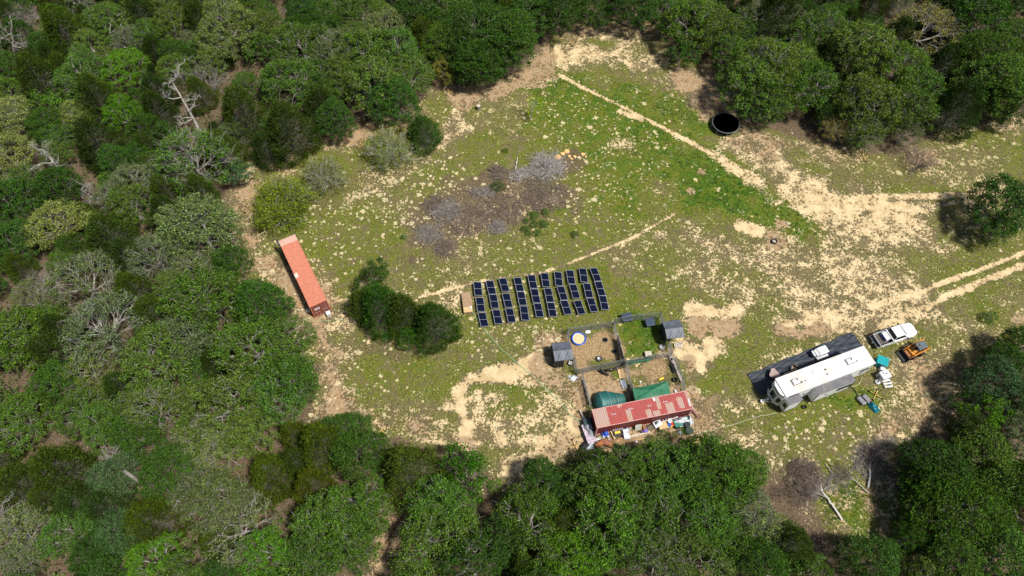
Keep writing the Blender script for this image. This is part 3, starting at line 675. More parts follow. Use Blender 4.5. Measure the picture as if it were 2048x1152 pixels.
# crown centre x, y and radius on the plan, kind, colour
TREES = [
 (122,55,48,'cedar','olive'),(208,45,42,'oak','mid'),(278,22,35,'cedar','dark'),(347,50,38,'oak','oak'),(455,48,66,'oak','pale'),(680,20,40,'oak','mid'),(72,150,52,'cedar','olive'),(156,160,42,'oak','mid'),
 (250,130,40,'oak','bright'),(605,90,62,'oak','mid'),(583,160,52,'oak','mid'),(670,110,48,'thin','grey'),(480,215,50,'cedar','olive'),(573,250,54,'cedar','olive'),(312,215,35,'cedar','dark'),(245,225,38,'oak','bright'),
 (35,235,45,'oak','pale'),(20,310,42,'oak','pale'),(14,180,26,'small','mid'),(190,190,45,'cedar','olive'),(187,275,50,'cedar','dark'),(150,235,32,'oak','pale'),(290,255,35,'dense','deep'),(385,310,68,'thin','mid'),
 (440,290,40,'cedar','olive'),(476,348,24,'small','blue'),(270,365,45,'thin','grey'),(335,275,30,'small','deep'),(520,60,40,'oak','oak'),(395,40,36,'cedar','dark'),(300,70,36,'oak','mid'),(530,290,34,'cedar','dark'),(640,200,40,'cedar','dark'),(670,235,34,'dense','deep'),
 (25,400,46,'dense','deep'),(118,447,50,'oak','pale'),(215,465,54,'cedar','dark'),(178,560,62,'thin','grey'),(395,455,70,'oak','grey'),(310,515,50,'thin','grey'),(382,530,42,'thin','grey'),(262,575,45,'cedar','olive'),
 (300,622,42,'cedar','olive'),(410,600,72,'oak','mid'),(525,612,55,'dense','deep'),(510,700,72,'oak','mid'),(565,680,48,'oak','oak'),(200,655,70,'thin','grey'),(42,670,62,'oak','mid'),(20,480,42,'dense','deep'),(312,725,68,'oak','oak'),
 (380,675,55,'oak','grey'),(170,745,50,'thin','oak'),(110,765,45,'dense','deep'),(585,755,46,'dense','mid'),(115,375,40,'dense','deep'),(60,600,38,'thin','grey'),(330,420,40,'cedar','dark'),(400,380,34,'cedar','olive'),(460,520,34,'dense','deep'),(95,700,40,'cedar','dark'),
 (160,815,46,'oak','mid'),(200,845,46,'oak','mid'),(42,840,55,'oak','mid'),(100,800,32,'cedar','moss'),(312,815,58,'thin','oak'),(450,805,76,'oak','oak'),(560,785,56,'oak','mid'),(278,868,45,'dense','deep'),(115,935,58,'cedar','olive'),
 (35,965,50,'cedar','olive'),(150,1000,46,'cedar','dark'),(395,885,48,'thin','pale'),(450,900,42,'thin','pale'),(228,955,42,'dense','blue'),(340,945,54,'dense','deep'),(540,945,52,'cedar','moss'),(618,965,42,'cedar','moss'),(640,885,56,'cedar','moss'),
 (590,868,36,'cedar','moss'),(685,862,42,'dense','deep'),(450,1000,64,'oak','grey'),(395,975,48,'thin','grey'),(295,1040,58,'cedar','moss'),(42,1065,55,'thin','pale'),(132,1065,46,'oak','mid'),(190,1110,42,'dense','deep'),(305,1120,46,'oak','bright'),
 (480,1045,66,'thin','grey'),(660,1040,68,'oak','mid'),(625,1105,52,'oak','mid'),(540,1105,50,'oak','bright'),(430,1085,40,'cedar','olive'),(500,860,50,'oak','oak'),(230,1070,44,'dense','blue'),(40,1125,40,'thin','grey'),(240,770,44,'cedar','dark'),
 (715,905,50,'dense','deep'),(815,935,62,'cedar','olive'),(932,948,54,'small','kelly'),(890,972,32,'cedar','moss'),(1086,957,42,'dense','deep'),(720,1012,56,'oak','mid'),(700,1075,62,'oak','mid'),(880,1010,55,'oak','mid'),(870,1075,72,'oak','mid'),
 (940,1120,62,'oak','deep'),(1062,1045,62,'oak','mid'),(1045,1005,36,'oak','oak'),(1080,1103,30,'cedar','moss'),(1140,1115,52,'oak','bright'),(1185,965,55,'oak','mid'),(1240,956,54,'oak','mid'),(1218,1030,74,'oak','mid'),(1172,918,22,'small','dark'),
 (1300,938,54,'oak','mid'),(1305,1010,70,'oak','mid'),(1270,1070,60,'oak','mid'),(1322,1125,62,'thin','oak'),(1357,960,60,'oak','mid'),(1200,925,26,'small','deep'),(1130,990,36,'oak','deep'),(1010,1080,44,'dense','deep'),(1190,1100,44,'dense','mid'),
 (1420,945,66,'dense','mid'),(1478,945,50,'dense','mid'),(1385,932,34,'oak','bright'),(1497,1023,54,'thin','grey'),(1417,1030,64,'oak','mid'),(1528,1066,46,'thin','pale'),(1586,1090,48,'cedar','olive'),(1520,1128,54,'dense','deep'),(1390,1117,58,'oak','oak'),
 (1618,1140,42,'small','mid'),(1747,1123,52,'dense','deep'),(1872,940,60,'dense','deep'),(1915,1005,90,'dense','deep'),(1968,925,68,'dense','mid'),(2025,975,60,'dense','deep'),(1905,1130,56,'dense','mid'),(2008,1120,60,'dense','mid'),
 (1970,822,44,'small','bright'),(1990,762,52,'dense','blue'),(2039,863,38,'oak','grey'),(2010,725,40,'dense','deep'),(2045,690,36,'dense','deep'),(1825,1075,34,'dense','deep'),(1945,865,40,'dense','dark'),(1856,995,44,'dense','deep'),(2045,800,40,'dense','dark'),(1460,1085,48,'oak','mid'),
 (1383,35,54,'oak','mid'),(1432,58,44,'oak','oak'),(1365,105,28,'small','deep'),(1556,20,54,'cedar','dark'),(1515,45,40,'thin','oak'),(1643,60,62,'oak','mid'),(1556,138,72,'oak','oak'),(1500,170,55,'oak','mid'),(1612,165,56,'oak','mid'),
 (1530,200,44,'oak','mid'),(1712,95,58,'oak','oak'),(1800,140,55,'oak','mid'),(1835,178,50,'oak','mid'),(1730,210,58,'oak','oak'),(1808,212,55,'oak','mid'),(1730,262,34,'thin','oak'),(1672,258,24,'thin','yellow'),(1812,258,30,'thin','grey'),
 (1862,55,56,'thin','yellow'),(1800,70,38,'cedar','dark'),(1955,30,58,'dense','deep'),(1975,110,62,'dense','mid'),(2035,75,42,'oak','mid'),(1990,165,58,'dense','mid'),(1920,205,50,'cedar','dark'),(2025,195,44,'dense','deep'),(2000,224,22,'small','blue'),(1660,110,36,'cedar','dark'),(1460,110,36,'oak','mid'),(1885,130,40,'cedar','dark'),(1900,10,40,'cedar','dark'),
 (2016,410,54,'dense','deep'),(2000,452,36,'small','mid'),(715,28,45,'oak','mid'),(767,59,46,'oak','grey'),(732,104,56,'oak','mid'),(795,104,46,'oak','mid'),(750,167,58,'oak','oak'),(820,150,42,'oak','oak'),(790,198,44,'dense','deep'),
 (836,20,46,'dense','deep'),(847,62,36,'cedar','olive'),(958,62,80,'dense','deep'),(1022,78,52,'dense','deep'),(955,118,44,'dense','deep'),(888,85,42,'dense','mid'),(885,140,24,'small','yellow'),(1114,18,45,'dense','deep'),(1183,8,36,'dense','deep'),(1263,4,44,'dense','deep'),(1325,15,32,'oak','mid'),
 (845,257,33,'cedar','deep'),(748,552,32,'small','deep'),(758,606,50,'cedar','deep'),(722,604,32,'cedar','olive'),(868,640,50,'cedar','deep'),(808,622,42,'cedar','olive'),(815,672,22,'small','kelly'),(690,150,40,'oak','oak'),(900,20,44,'dense','mid'),(1060,20,44,'dense','deep'),
]
def place_tree(px, py, rpx, kind, tint, i, mesh_i=None, fill=False, world=None, rscale=None):
    rr, hh = REF[kind]
    if world is None:
        m = mpp(px, py); s = rpx * m * 1.08 / rr
        if s > 1.3 and kind in ('oak', 'dense'): kind = 'big' + kind; rr, hh = REF[kind]; s = rpx * m * 1.08 / rr
        hs = s ** .75 if kind not in ('cedar',) else s ** .85
        top = hh * hs * .62
        p = W(px, py, top)
    else:
        p = world; s = rscale; hs = s ** .75
    variants = KINDS[kind]
    rnd = random.Random(i * 7 + 3)
    tm, cm = variants[(i if mesh_i is None else mesh_i) % len(variants)]
    base = {'bigoak': 'oak_tree', 'bigdense': 'broadleaf_tree', 'oak': 'oak_tree', 'thin': 'oak_tree', 'dense': 'broadleaf_tree', 'small': 'young_tree', 'cedar': 'cedar_tree', 'bush': 'bare_shrub', 'greybush': 'bare_tree', 'brownbush': 'bare_shrub', 'haze': 'budding_shrub', 'thicket': 'thicket_shrub', 'shrub': 'green_shrub'}[kind]
    o = link(base, None, None, (p[0], p[1], 0), rnd.random() * 6.28)
    o.scale = (s * rnd.uniform(.93, 1.07), s * rnd.uniform(.93, 1.07), hs * rnd.uniform(.95, 1.08))
    link('trunk', tm, o)
    c = TINT.get(tint, TINT['oak']); v = rnd.uniform(.82, 1.2)
    col = (c[0] * v * rnd.uniform(.9, 1.1), c[1] * v, c[2] * v * rnd.uniform(.85, 1.15))
    if cm: link('crown', cm, o, color=col)
    return o
trees = []                         # (object, kind, tint, plan x, plan y, radius px)
for i, (px, py, rp, kd, ti) in enumerate(TREES):
    trees.append((place_tree(px, py, rp, kd, ti, i), kd, ti, px, py, rp))
# more trees where the woods would otherwise show a gap
cov = [(o.location.x, o.location.y, o.scale.x * REF[kd][0]) for o, kd, ti, *_ in trees]
cov += [(W(x_, y_, z_).x, W(x_, y_, z_).y, 3.0) for x_, y_, z_ in [(411, 285, 0), (395, 240, 3), (365, 200, 5), (345, 165, 7), (165, 395, 0), (130, 350, 4), (100, 320, 6), (34, 128, 0), (25, 80, 5), (295, 971, 0), (275, 940, 4), (405, 150, 3), (73, 565, 3), (42, 25, 3), (597, 15, 3), (190, 405, 2), (232, 915, 3)]]
cand = rng.uniform((-112, 4), (118, 132), (9000, 2))
sd_c = clear_sdf(cand[:, 0], cand[:, 1]); td_c = seg_dist(polyW(TRAIL), cand[:, 0], cand[:, 1])
nfill = 0
for (x0, y0), sdv, tdv in zip(cand, sd_c, td_c):
    if sdv > -2.6 or tdv < 4.2: continue
    pp = to_px(x0, y0, 4.5)
    if not (-60 < pp[0] < 2108 and -60 < pp[1] < 1230): continue
    rr = rng.uniform(1.9, 3.3)
    if any((x0 - a) ** 2 + (y0 - b) ** 2 < (max(c * .62, 1.1) + rr * .36) ** 2 for a, b, c in cov): continue
    kd, ti = [('oak', 'mid'), ('oak', 'oak'), ('thin', 'grey'), ('cedar', 'dark'), ('cedar', 'olive'), ('dense', 'deep'), ('small', 'mid'), ('dense', 'deep')][int(rng.integers(0, 8))]
    o = place_tree(0, 0, 0, kd, ti, 1000 + nfill, world=(x0, y0), rscale=rr / REF[kd][0])
    cov.append((x0, y0, rr)); trees.append((o, kd, ti, pp[0], pp[1], rr / mpp(*pp))); nfill += 1
    if nfill > 230: break
# undergrowth below the crowns
x, y, r2 = scatter(1, 1)
ux = r2.uniform(-112, 118, 190000); uy = r2.uniform(4, 130, 190000)
us = clear_sdf(ux, uy); ut = seg_dist(polyW(TRAIL), ux, uy)
k = (us < -3.0) & (ut > 4) & (fbm(ux, uy, 4.0, 90) > .30)
ux, uy = ux[k], uy[k]; uz = r2.random(len(ux)) ** 1.3 * (1.0 + 1.3 * fbm(ux, uy, 5.0, 95))
um = leaves('undergrowth', np.stack([ux, uy, uz], -1), .34, r2)
link('undergrowth', um, kind='stuff', color=(0.045, 0.085, 0.018))

# bare, dead and budding ones
SPECIAL = [
 (777,290,56,'haze','haze','wide shrub with pale twigs and yellow-green buds beside the round cedar'),
 (560,400,62,'thicket','haze','tall leafy thicket bush above the orange container'),
 (642,345,48,'haze','haze','thin budding shrub between the thicket bush and the wide pale-twigged shrub'),
 (405,150,50,'greybush','', 'big leafless tree with a dense grey twig crown in the upper left woods'),
 (42,25,34,'greybush','', 'leafless grey twig crown in the top left corner'),
 (597,15,34,'greybush','', 'leafless grey-brown crown at the top edge right of the pale oak'),
 (73,565,44,'greybush','', 'leafless pale grey crown left of the grey-green oak'),
 (205,120,18,'greybush','', 'small bare twig crown beside the bright green oak'),
 (1845,318,40,'brownbush','', 'rounded leafless brown bush standing alone near the upper right wood edge'),
 (1614,938,34,'brownbush','', 'brown twiggy bush at the head of the fallen pale trunk'),
 (1606,985,36,'brownbush','', 'low brown twiggy bush beside the middle of the fallen pale trunk'),
 (1768,10,22,'greybush','', 'bare grey crown at the top edge above the yellowing oak'),
 (424,1110,20,'brownbush','', 'small brown bare bush in the gap at the bottom of the left woods'),
 (1750,905,30,'brownbush','', 'bare brown twigs at the upper end of the curved dead limb'),
 (1690,945,26,'brownbush','', 'sparse brown twigs between the two fallen limbs'),
 (240,155,14,'brownbush','', 'dark bare twigs under the bright green oak'),
 (1560,985,20,'brownbush','', 'thin low bare bush by the lower right grove edge'),
]
for i, (px, py, rp, kd, ti, lb) in enumerate(SPECIAL):
    o = place_tree(px, py, rp, kd, ti, 3000 + i)
    o['label'] = lb; o['category'] = 'bush' if kd in ('haze', 'brownbush', 'thicket') else 'bare tree'
for seed, base, tip, h, rr, lb in [
    (51, (411, 285), (345, 165), 9.0, .26, 'bleached leaning dead tree with a forked crooked top in the upper left woods'),
    (52, (165, 395), (85, 300), 8.5, .2, 'grey dead tree with broad bare limbs in the left woods'),
    (53, (34, 128), (22, 60), 7.5, .17, 'tall bare white-limbed dead tree at the upper left corner'),
    (54, (1948, 80), (1944, 55), 4.5, .12, 'small bleached dead treetop among dark cedars at the upper right'),
    (55, (215, 425), (170, 385), 6.0, .12, 'thin grey dead tree leaning above the blackish cedar'),
    (56, (205, 930), (232, 915), 5.5, .12, 'small pale dead treetop left of the broken trunk'),
    (57, (10, 1040), (6, 1010), 6.0, .13, 'grey dead tree at the left edge near the bottom')]:
    b0 = W(*base, 0); t0 = W(*tip, h * .8)
    tm, _ = snag_mesh(seed, h, ((t0.x - b0.x) / h, (t0.y - b0.y) / h), 8, M_PALEBARK, 3, rr, h * .32)
    o = thing('dead_tree', lb, 'dead tree', (b0.x, b0.y, 0)); link('trunk', tm, o)

# small green shrubs in the open
for i, (px, py, rp, ti, lb) in enumerate([
    (995,372,13,'deep','round dark green shrub in the middle of the brush pile'), (1068,430,10,'kelly','green shrub at the top of the little group below the brush pile'), (1090,423,8,'mid','green shrub at the top right of the little group below the brush pile'),
    (1052,441,6,'kelly','tiny green shrub at the left of the little group below the brush pile'), (1069,448,8,'kelly','green shrub in the centre of the little group below the brush pile'), (1087,447,9,'kelly','green shrub at the right of the little group below the brush pile'),
    (1052,457,8,'kelly','green shrub at the lower left of the little group below the brush pile'), (1057,466,6,'kelly','small green shrub lowest on the left of the little group'), (1075,465,8,'kelly','green shrub lowest on the right of the little group'),
    (807,472,6,'kelly','tiny green shrub alone left of the brush pile'), (1981,634,15,'mid','round green shrub alone right of the white pickup truck'), (1150,468,8,'deep','flat green shrub right of the little group of shrubs'),
    (992,972,14,'bright','small yellow-green shrub at the lower edge of the sand'), (1708,283,20,'deep','dark green shrub under the oak above the sandy track'), (1343,872,9,'mid','green bush beside the junk under the red container'),
    (1365,862,8,'kelly','small bright green weed clump by the white cushion'), (1322,866,9,'mid','leafy bush overlapping the junk in front of the red container'), (1303,877,9,'mid','bush at the foot of the wooden planks'), (1012,300,6,'mid','tiny green shrub above the bare patch of the brush pile')]):
    o = place_tree(px, py, rp, 'shrub', ti, 5000 + i); o['label'] = lb; o['category'] = 'shrub'
# sapling with a pale thin trunk
M_BARKP = M_ASHTWIG
sap = thing('sapling', 'slender young tree with a thin straight trunk and light green leaves in the meadow', 'tree', W(1063, 238))
T = Tubes(); T.add(bezier(np.array([0, 0, -.1]), np.array([.05, 0, 1.5]), np.array([0, 0, 3.6]), 6), .07, .03, 6)
r2 = np.random.default_rng(4); Cs = []
for i in range(26):
    z = r2.uniform(1.0, 3.9); a = r2.random() * 6.28; q = np.array([math.cos(a) * .9 + .35, math.sin(a) * .8, z + .3]); T.add(bezier(np.array([0, 0, z - .3]), np.array([q[0] * .4, q[1] * .4, z]), q, 4), .018, .006, 3)
    Cs.append(q + r2.normal(size=(26, 3)) * .24)
link('trunk', T.mesh('trunk', M_BARKP), sap); link('crown', leaves('crown', np.vstack(Cs), .15, r2), sap, color=(0.17, 0.27, 0.02))

# labels of the forest trees
MARKS = [('the orange container', 604, 545), ('the leaning bleached dead tree', 385, 215), ('the grey dead tree', 110, 330), ('the broken grey trunk', 283, 950), ('the pale oak', 118, 447),
         ('the brown earth gap', 775, 1010), ('the fallen pale trunk', 1660, 1000), ('the trampoline', 1452, 245), ('the yellowing oak', 1862, 55), ('the vivid green tree', 932, 948), ('the single dark tree by the track', 2016, 410),
         ('the round cedar', 845, 257), ('the red container', 1290, 830), ('the white trailer', 1650, 740), ('the top bare patch', 1200, 80), ('the big leafless twig crown', 405, 150), ('the top left corner', 0, 0), ('the bottom left corner', 0, 1152),
         ('the top right corner', 2048, 0), ('the bottom right corner', 2048, 1152), ('the white pickup truck', 1788, 668), ('the wooden battery box', 934, 605)]
ORD = ['', 'second ', 'third ', 'fourth ', 'fifth ', 'sixth ', 'seventh ', 'eighth ', 'ninth ', 'tenth ', 'eleventh ', 'twelfth ']
KW = {'oak': 'oak', 'thin': 'sparse oak', 'dense': 'leafy tree', 'small': 'small tree', 'cedar': 'cedar'}
OVER = {(932, 948): 'small vivid green tree at the lower edge of the sandy ground', (845, 257): 'round cedar alone at the wood edge beside the budding shrub', (1862, 55): 'yellowing sparse oak among dark cedars at the upper right',
        (2016, 410): 'big dark tree alone at the right edge above the sandy track', (118, 447): 'pale oak of yellow-green leaves in the left woods beside blackish cedars', (748, 552): 'small deep green tree topmost of the clump by the battery box',
        (1970, 822): 'small bright green tree at the right among dark trees'}
bucket = {}
for t_ in trees:
    o, kd, ti, px, py, rp = t_
    o['category'] = 'tree'
    if (px, py) in OVER: o['label'] = OVER[(px, py)]; continue
    best = min((m for m in MARKS if m[0] != 'the trampoline' or py < 400), key=lambda m: math.hypot(px - m[1], py - m[2]))
    dx, dy = px - best[1], py - best[2]; a = math.degrees(math.atan2(-dy, dx)) % 360
    d = ['right of', 'upper right of', 'above', 'upper left of', 'left of', 'lower left of', 'below', 'lower right of'][int(((a + 22.5) % 360) // 45)]
    bucket.setdefault((TINT_WORD[ti] + ' ' + KW[kd], d, best[0]), []).append((math.hypot(dx, dy), o))
for (desc, d, ref), lst in bucket.items():
    lst.sort(key=lambda q: q[0])
    for i, (_, o) in enumerate(lst):
        o['label'] = f'{desc} {d} {ref}' + ('' if len(lst) == 1 else f', {ORD[i]}nearest to it')

#OBJECTS
# ------------------------------------------------------------ paints and stuffs
WHITE = mat('white_paint', (0.78, 0.79, 0.80), 0.35, var=.03, scale=.6, dirt=(0.60, 0.57, 0.52), dirt_amt=.5)
ROOFW = mat('roof_membrane', (0.62, 0.60, 0.565), 0.6, var=.06, scale=.9, dirt=(0.52, 0.46, 0.39), dirt_amt=.6)
CREAM = mat('white_plastic', (0.62, 0.64, 0.66), 0.45, var=.05)
GREY = mat('grey_paint', (0.20, 0.205, 0.22), 0.5, var=.1)
SLATE = mat('slate_vinyl', (0.115, 0.115, 0.125), 0.6, var=.15, scale=1.5, dirt=(0.20, 0.185, 0.165), dirt_amt=.5)
BLACK = mat('black_rubber', (0.018, 0.018, 0.02), 0.7, var=.2)
GLASS = mat('dark_glass', (0.010, 0.012, 0.015), 0.15, var=.1, spec=.2)
STEEL = mat('galvanised_steel', (0.42, 0.43, 0.44), 0.45, metal=.6, var=.1)
CHAR = mat('charcoal_metal', (0.05, 0.055, 0.065), 0.5, var=.2)
WOOD = mat('weathered_wood', (0.36, 0.25, 0.15), 0.85, var=.25, scale=5, bump=.3)
PLY = mat('plywood', (0.52, 0.36, 0.18), 0.85, var=.15, scale=4)
LUMBER = mat('grey_lumber', (0.47, 0.42, 0.34), 0.85, var=.25, scale=5)
RUST = mat('rusty_metal', (0.30, 0.11, 0.035), 0.85, var=.35, scale=5)
BLUE = mat('blue_plastic', (0.015, 0.075, 0.42), 0.4, var=.12)
TEAL = mat('teal_plastic', (0.0, 0.27, 0.30), 0.4, var=.1)
NAVY = mat('navy_fabric', (0.022, 0.045, 0.11), 0.6, var=.3)
RED = mat('red_plastic', (0.62, 0.03, 0.015), 0.4, var=.1)
YELLOW = mat('yellow_plastic', (0.75, 0.52, 0.03), 0.45, var=.1)
GREENP = mat('green_paint', (0.01, 0.12, 0.075), 0.45, var=.15)
PINK = mat('mauve_paint', (0.47, 0.34, 0.40), 0.6, var=.15)
ORANGE = mat('machine_yellow', (0.62, 0.245, 0.02), 0.45, var=.12, scale=6, dirt=(0.20, 0.12, 0.06), dirt_amt=.6)
SANDM = mat('loose_sand', (0.62, 0.47, 0.26), 0.95, var=.2, scale=8, bump=.3)
TARPG = mat('green_tarp', (0.018, 0.135, 0.065), 0.6, var=.2, scale=1.5, bump=.25)
TARPT = mat('teal_tarp', (0.012, 0.105, 0.095), 0.55, var=.35, scale=1.2, bump=.25)
CANV = mat('black_canopy', (0.085, 0.10, 0.125), 0.55, var=.15, scale=2, bump=.2)
CANVD = mat('black_canvas_wall', (0.012, 0.013, 0.016), 0.7, var=.2)
SILV = mat('silver_tarp', (0.28, 0.30, 0.33), 0.5, var=.3, scale=3, bump=.4)
BIRDW = mat('white_fabric', (0.50, 0.52, 0.56), 0.7, var=.12, scale=4, bump=.3)

def T4(x, y, z=0, rz=0): return Matrix.Translation((x, y, z)) @ Matrix.Rotation(rz, 4, 'Z')
def tag(o, label, cat, group=None):
    o['label'] = label; o['category'] = cat
    if group: o['group'] = group
    return o

# ------------------------------------------------------------ shipping containers
def steel_mat(name, base, faded, rust, fades, fade_noise=.0, rough=.55):
    """paint that has chalked away in patches; FADES: rectangles (x0, x1, y0, y1) of bare weathered steel on the roof"""
    m, t, b = new_mat(name)
    tc = N(t, 'ShaderNodeTexCoord'); o = tc.outputs['Object']
    sx = N(t, 'ShaderNodeSeparateXYZ'); t.links.new(o, sx.inputs[0])
    n = noise_n(t, o, 1.1, 6, .7)
    c = mix_n(t, smooth_n(t, noise_n(t, o, 2.2, 6, .7, (4, 4, 4)), .3, .7), tuple(x * .86 for x in base), tuple(min(1, x * 1.12) for x in base))
    k = None
    wob = math_n(t, 'MULTIPLY', math_n(t, 'SUBTRACT', n, .5), .9)
    def band(x, lo, hi, w):
        xx = math_n(t, 'ADD', x, math_n(t, 'MULTIPLY', wob, w))
        return math_n(t, 'MULTIPLY', math_n(t, 'GREATER_THAN', xx, lo), math_n(t, 'LESS_THAN', xx, hi))
    for x0, x1, y0, y1 in fades:
        q = math_n(t, 'MULTIPLY', band(sx.outputs[0], x0, x1, .35), band(sx.outputs[1], y0, y1, 1.0))
        k = q if k is None else math_n(t, 'MAXIMUM', k, q)
    if k is not None:
        f = mix_n(t, smooth_n(t, noise_n(t, o, 1.6, 5, .7, (8, 1, 1)), .52, .66), faded, rust)
        c = mix_n(t, math_n(t, 'MULTIPLY', k, .92), c, f)
    # streaks down and across the sheet
    st = smooth_n(t, noise_n(t, o, 3.5, 8, .8, (2, 9, 4)), .52, .70)
    c = mix_n(t, math_n(t, 'MULTIPLY', st, .45), c, faded)
    t.links.new(c, b.inputs['Base Color']); b.inputs['Roughness'].default_value = rough
    return m
def corr_profile(L, pitch, depth):
    """trapezoid corrugation along L: list of (s, d)"""
    n = int(round(L / pitch)); p = L / n; out = []
    for i in range(n):
        s = -L / 2 + i * p
        out += [(s, 0), (s + p * .28, 0), (s + p * .42, depth), (s + p * .78, depth), (s + p * .92, 0)]
    return out + [(L / 2, 0)]
def container(label, cat, loc, rz, L, Wd, H, mr, mw, mf, dend=-1, roof_pitch=.28, roof_depth=.03, md=None):
    o = thing('shipping_container', label, cat, loc, rz)
    g = .15; mb = MB()
    for x in (-1, 1):
        for y in (-1, 1): mb.box((x * (L / 2 - .08), y * (Wd / 2 - .08), H / 2), (.16, .16, H))
    for y in (-1, 1):
        mb.box((0, y * (Wd / 2 - .05), .09), (L - .33, .1, .16)); mb.box((0, y * (Wd / 2 - .04), H - .05), (L - .33, .08, .095))
    for x in (-1, 1):
        for z in (.09, H - .05): mb.box((x * (L / 2 - .05), 0, z), (.1, Wd - .33, .094))
    mb.build('frame', mf, o)
    for y in (-1, 1):
        mb = MB(); pr = corr_profile(L - .34, .28, .05)
        vs = [(s, y * (Wd / 2 - .02 - d), z) for z in (.17, H - .1) for s, d in pr]; n = len(pr)
        mb.add(vs, [(i, i + 1, n + i + 1, n + i) for i in range(n - 1)]); mb.build('side_wall', mw, o)
    mb = MB(); pr = corr_profile(L - .24, roof_pitch, roof_depth)
    vs = [(s, y, H - .035 + d) for y in (-(Wd / 2 - .085), Wd / 2 - .085) for s, d in pr]; n = len(pr)
    mb.add(vs, [(i, i + 1, n + i + 1, n + i) for i in range(n - 1)]); mb.build('roof', mr, o)
    MB().box((0, 0, .2), (L - .3, Wd - .3, .05)).build('floor', WOOD, o)
    mb = MB(); pr = corr_profile(Wd - .34, .28, .04); xw = -dend * (L / 2 - .03)
    vs = [(xw + dend * d, s, z) for z in (.17, H - .1) for s, d in pr]; n = len(pr)
    mb.add(vs, [(i, i + 1, n + i + 1, n + i) for i in range(n - 1)]); mb.build('end_wall', mw, o)
    for y in (-1, 1):
        dw = (Wd - .36) / 2
        mb = MB(); mb.box((dend * (L / 2 - .04), y * dw / 2, H / 2), (.06, dw - .02, H - .3))
        for z in (.45, .95, 1.45, 1.95): mb.box((dend * (L / 2 - .002), y * dw / 2, z + .1), (.02, dw - .2, .16))
        d = mb.build('door', md or mw, o)
        for q in (.25, .75):
            r_ = MB().tube([(dend * (L / 2 + .04), y * dw * q, .2), (dend * (L / 2 + .04), y * dw * q, H - .16)], .022, 6)
            for z in (.5, 1.2, 2.1): r_.box((dend * (L / 2 + .03), y * dw * q, z), (.06, .1, .05))
            r_.build('lock_rod', STEEL, d)
        h = MB(); h.box((dend * (L / 2 + .06), y * dw * .5, 1.15), (.03, dw * .5, .05)); h.build('door_handle', STEEL, d)
    return o
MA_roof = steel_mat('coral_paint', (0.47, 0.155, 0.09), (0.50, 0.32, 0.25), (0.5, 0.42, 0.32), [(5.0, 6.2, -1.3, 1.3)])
MA_wall = steel_mat('shaded_coral_paint', (0.235, 0.055, 0.032), (0.40, 0.2, 0.15), (0.3, 0.2, 0.15), [])  # walls and doors: roof paint darkened, shade of upright faces put into the colour
cA = container('long orange shipping container with a shaded dark red door end, alone in the left meadow', 'shipping container', (-28.67, 50.69, 0), 2.079, 12.19, 2.44, 2.9, MA_roof, MA_wall, MA_roof, -1, .28, .022)
MB().grid(lambda u, v: (-.9 + u * .75 + .1 * math.sin(v * 5), .75 + v * .48, 2.9 + .012 + .02 * math.sin(u * 9) * math.cos(v * 7)), 6, 6).build('roof_patch', mat('grey_patch', (0.60, 0.52, 0.42), .8, var=.3, scale=6), cA)
MB().box((-6.115, .42, 1.9), (.015, .75, .38)).build('door_sign', CREAM, cA)
bp = tag(MB().box((0, 0, 0), (.95, .06, 1.0), 0, Matrix.Rotation(-.5, 4, 'X')).box((0, .05, -.05), (.5, .05, .5), 0, Matrix.Rotation(-.5, 4, 'X')).build('blue_cover', mat('deep_blue_metal', (0.01, 0.03, 0.10), .35, var=.5, scale=4)), 'small dark blue cover at the far corner of the orange container', 'cover')
bp.location = W(557, 487, 2.4); bp.rotation_euler = (0.35, 0, 2.079)
def small_box(name, px, py, dim, rz, m, label, cat, z=0, lid=None, bev=.02):
    p = W(px, py, z + dim[2] * .6)
    o = thing(name, label, cat, (p.x, p.y, z), rz)
    MB().box((0, 0, dim[2] / 2 - .02), (dim[0], dim[1], dim[2] - .04)).build('body', m, o, bevel=bev)
    MB().box((0, 0, dim[2] - .015), (dim[0] * 1.05, dim[1] * 1.05, .05)).build('lid', lid or m, o, bevel=.01)
    return o
small_box('storage_bin', 657, 627, (.55, .5, .7), .4, CREAM, 'small white box standing at the door end of the orange container', 'box')
small_box('storage_bin', 616, 621, (.5, .35, .4), .1, CREAM, 'small white box beside the left corner of the orange container doors', 'box')

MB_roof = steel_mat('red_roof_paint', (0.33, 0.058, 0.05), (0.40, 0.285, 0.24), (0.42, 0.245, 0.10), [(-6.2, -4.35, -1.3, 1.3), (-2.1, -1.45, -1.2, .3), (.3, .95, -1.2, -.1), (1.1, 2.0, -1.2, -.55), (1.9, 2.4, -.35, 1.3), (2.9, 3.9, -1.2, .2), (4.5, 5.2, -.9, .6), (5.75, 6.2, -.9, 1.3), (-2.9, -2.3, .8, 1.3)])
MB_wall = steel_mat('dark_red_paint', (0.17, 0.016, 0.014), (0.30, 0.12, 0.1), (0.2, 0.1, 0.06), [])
cBl = (15.963, 30.744, 0); cBr = .2058
cB = container('red shipping container with faded patches on its ribbed roof, junk along its side', 'shipping container', cBl, cBr, 12.19, 2.44, 2.6, MB_roof, MB_wall, mat('pink_edge', (0.55, 0.27, 0.25), .6, var=.25, scale=6), 1, .28, .03, md=MB_wall)
def onB(x, y, z=0):
    c, s = math.cos(cBr), math.sin(cBr); return (cBl[0] + x * c - y * s, cBl[1] + x * s + y * c, z)
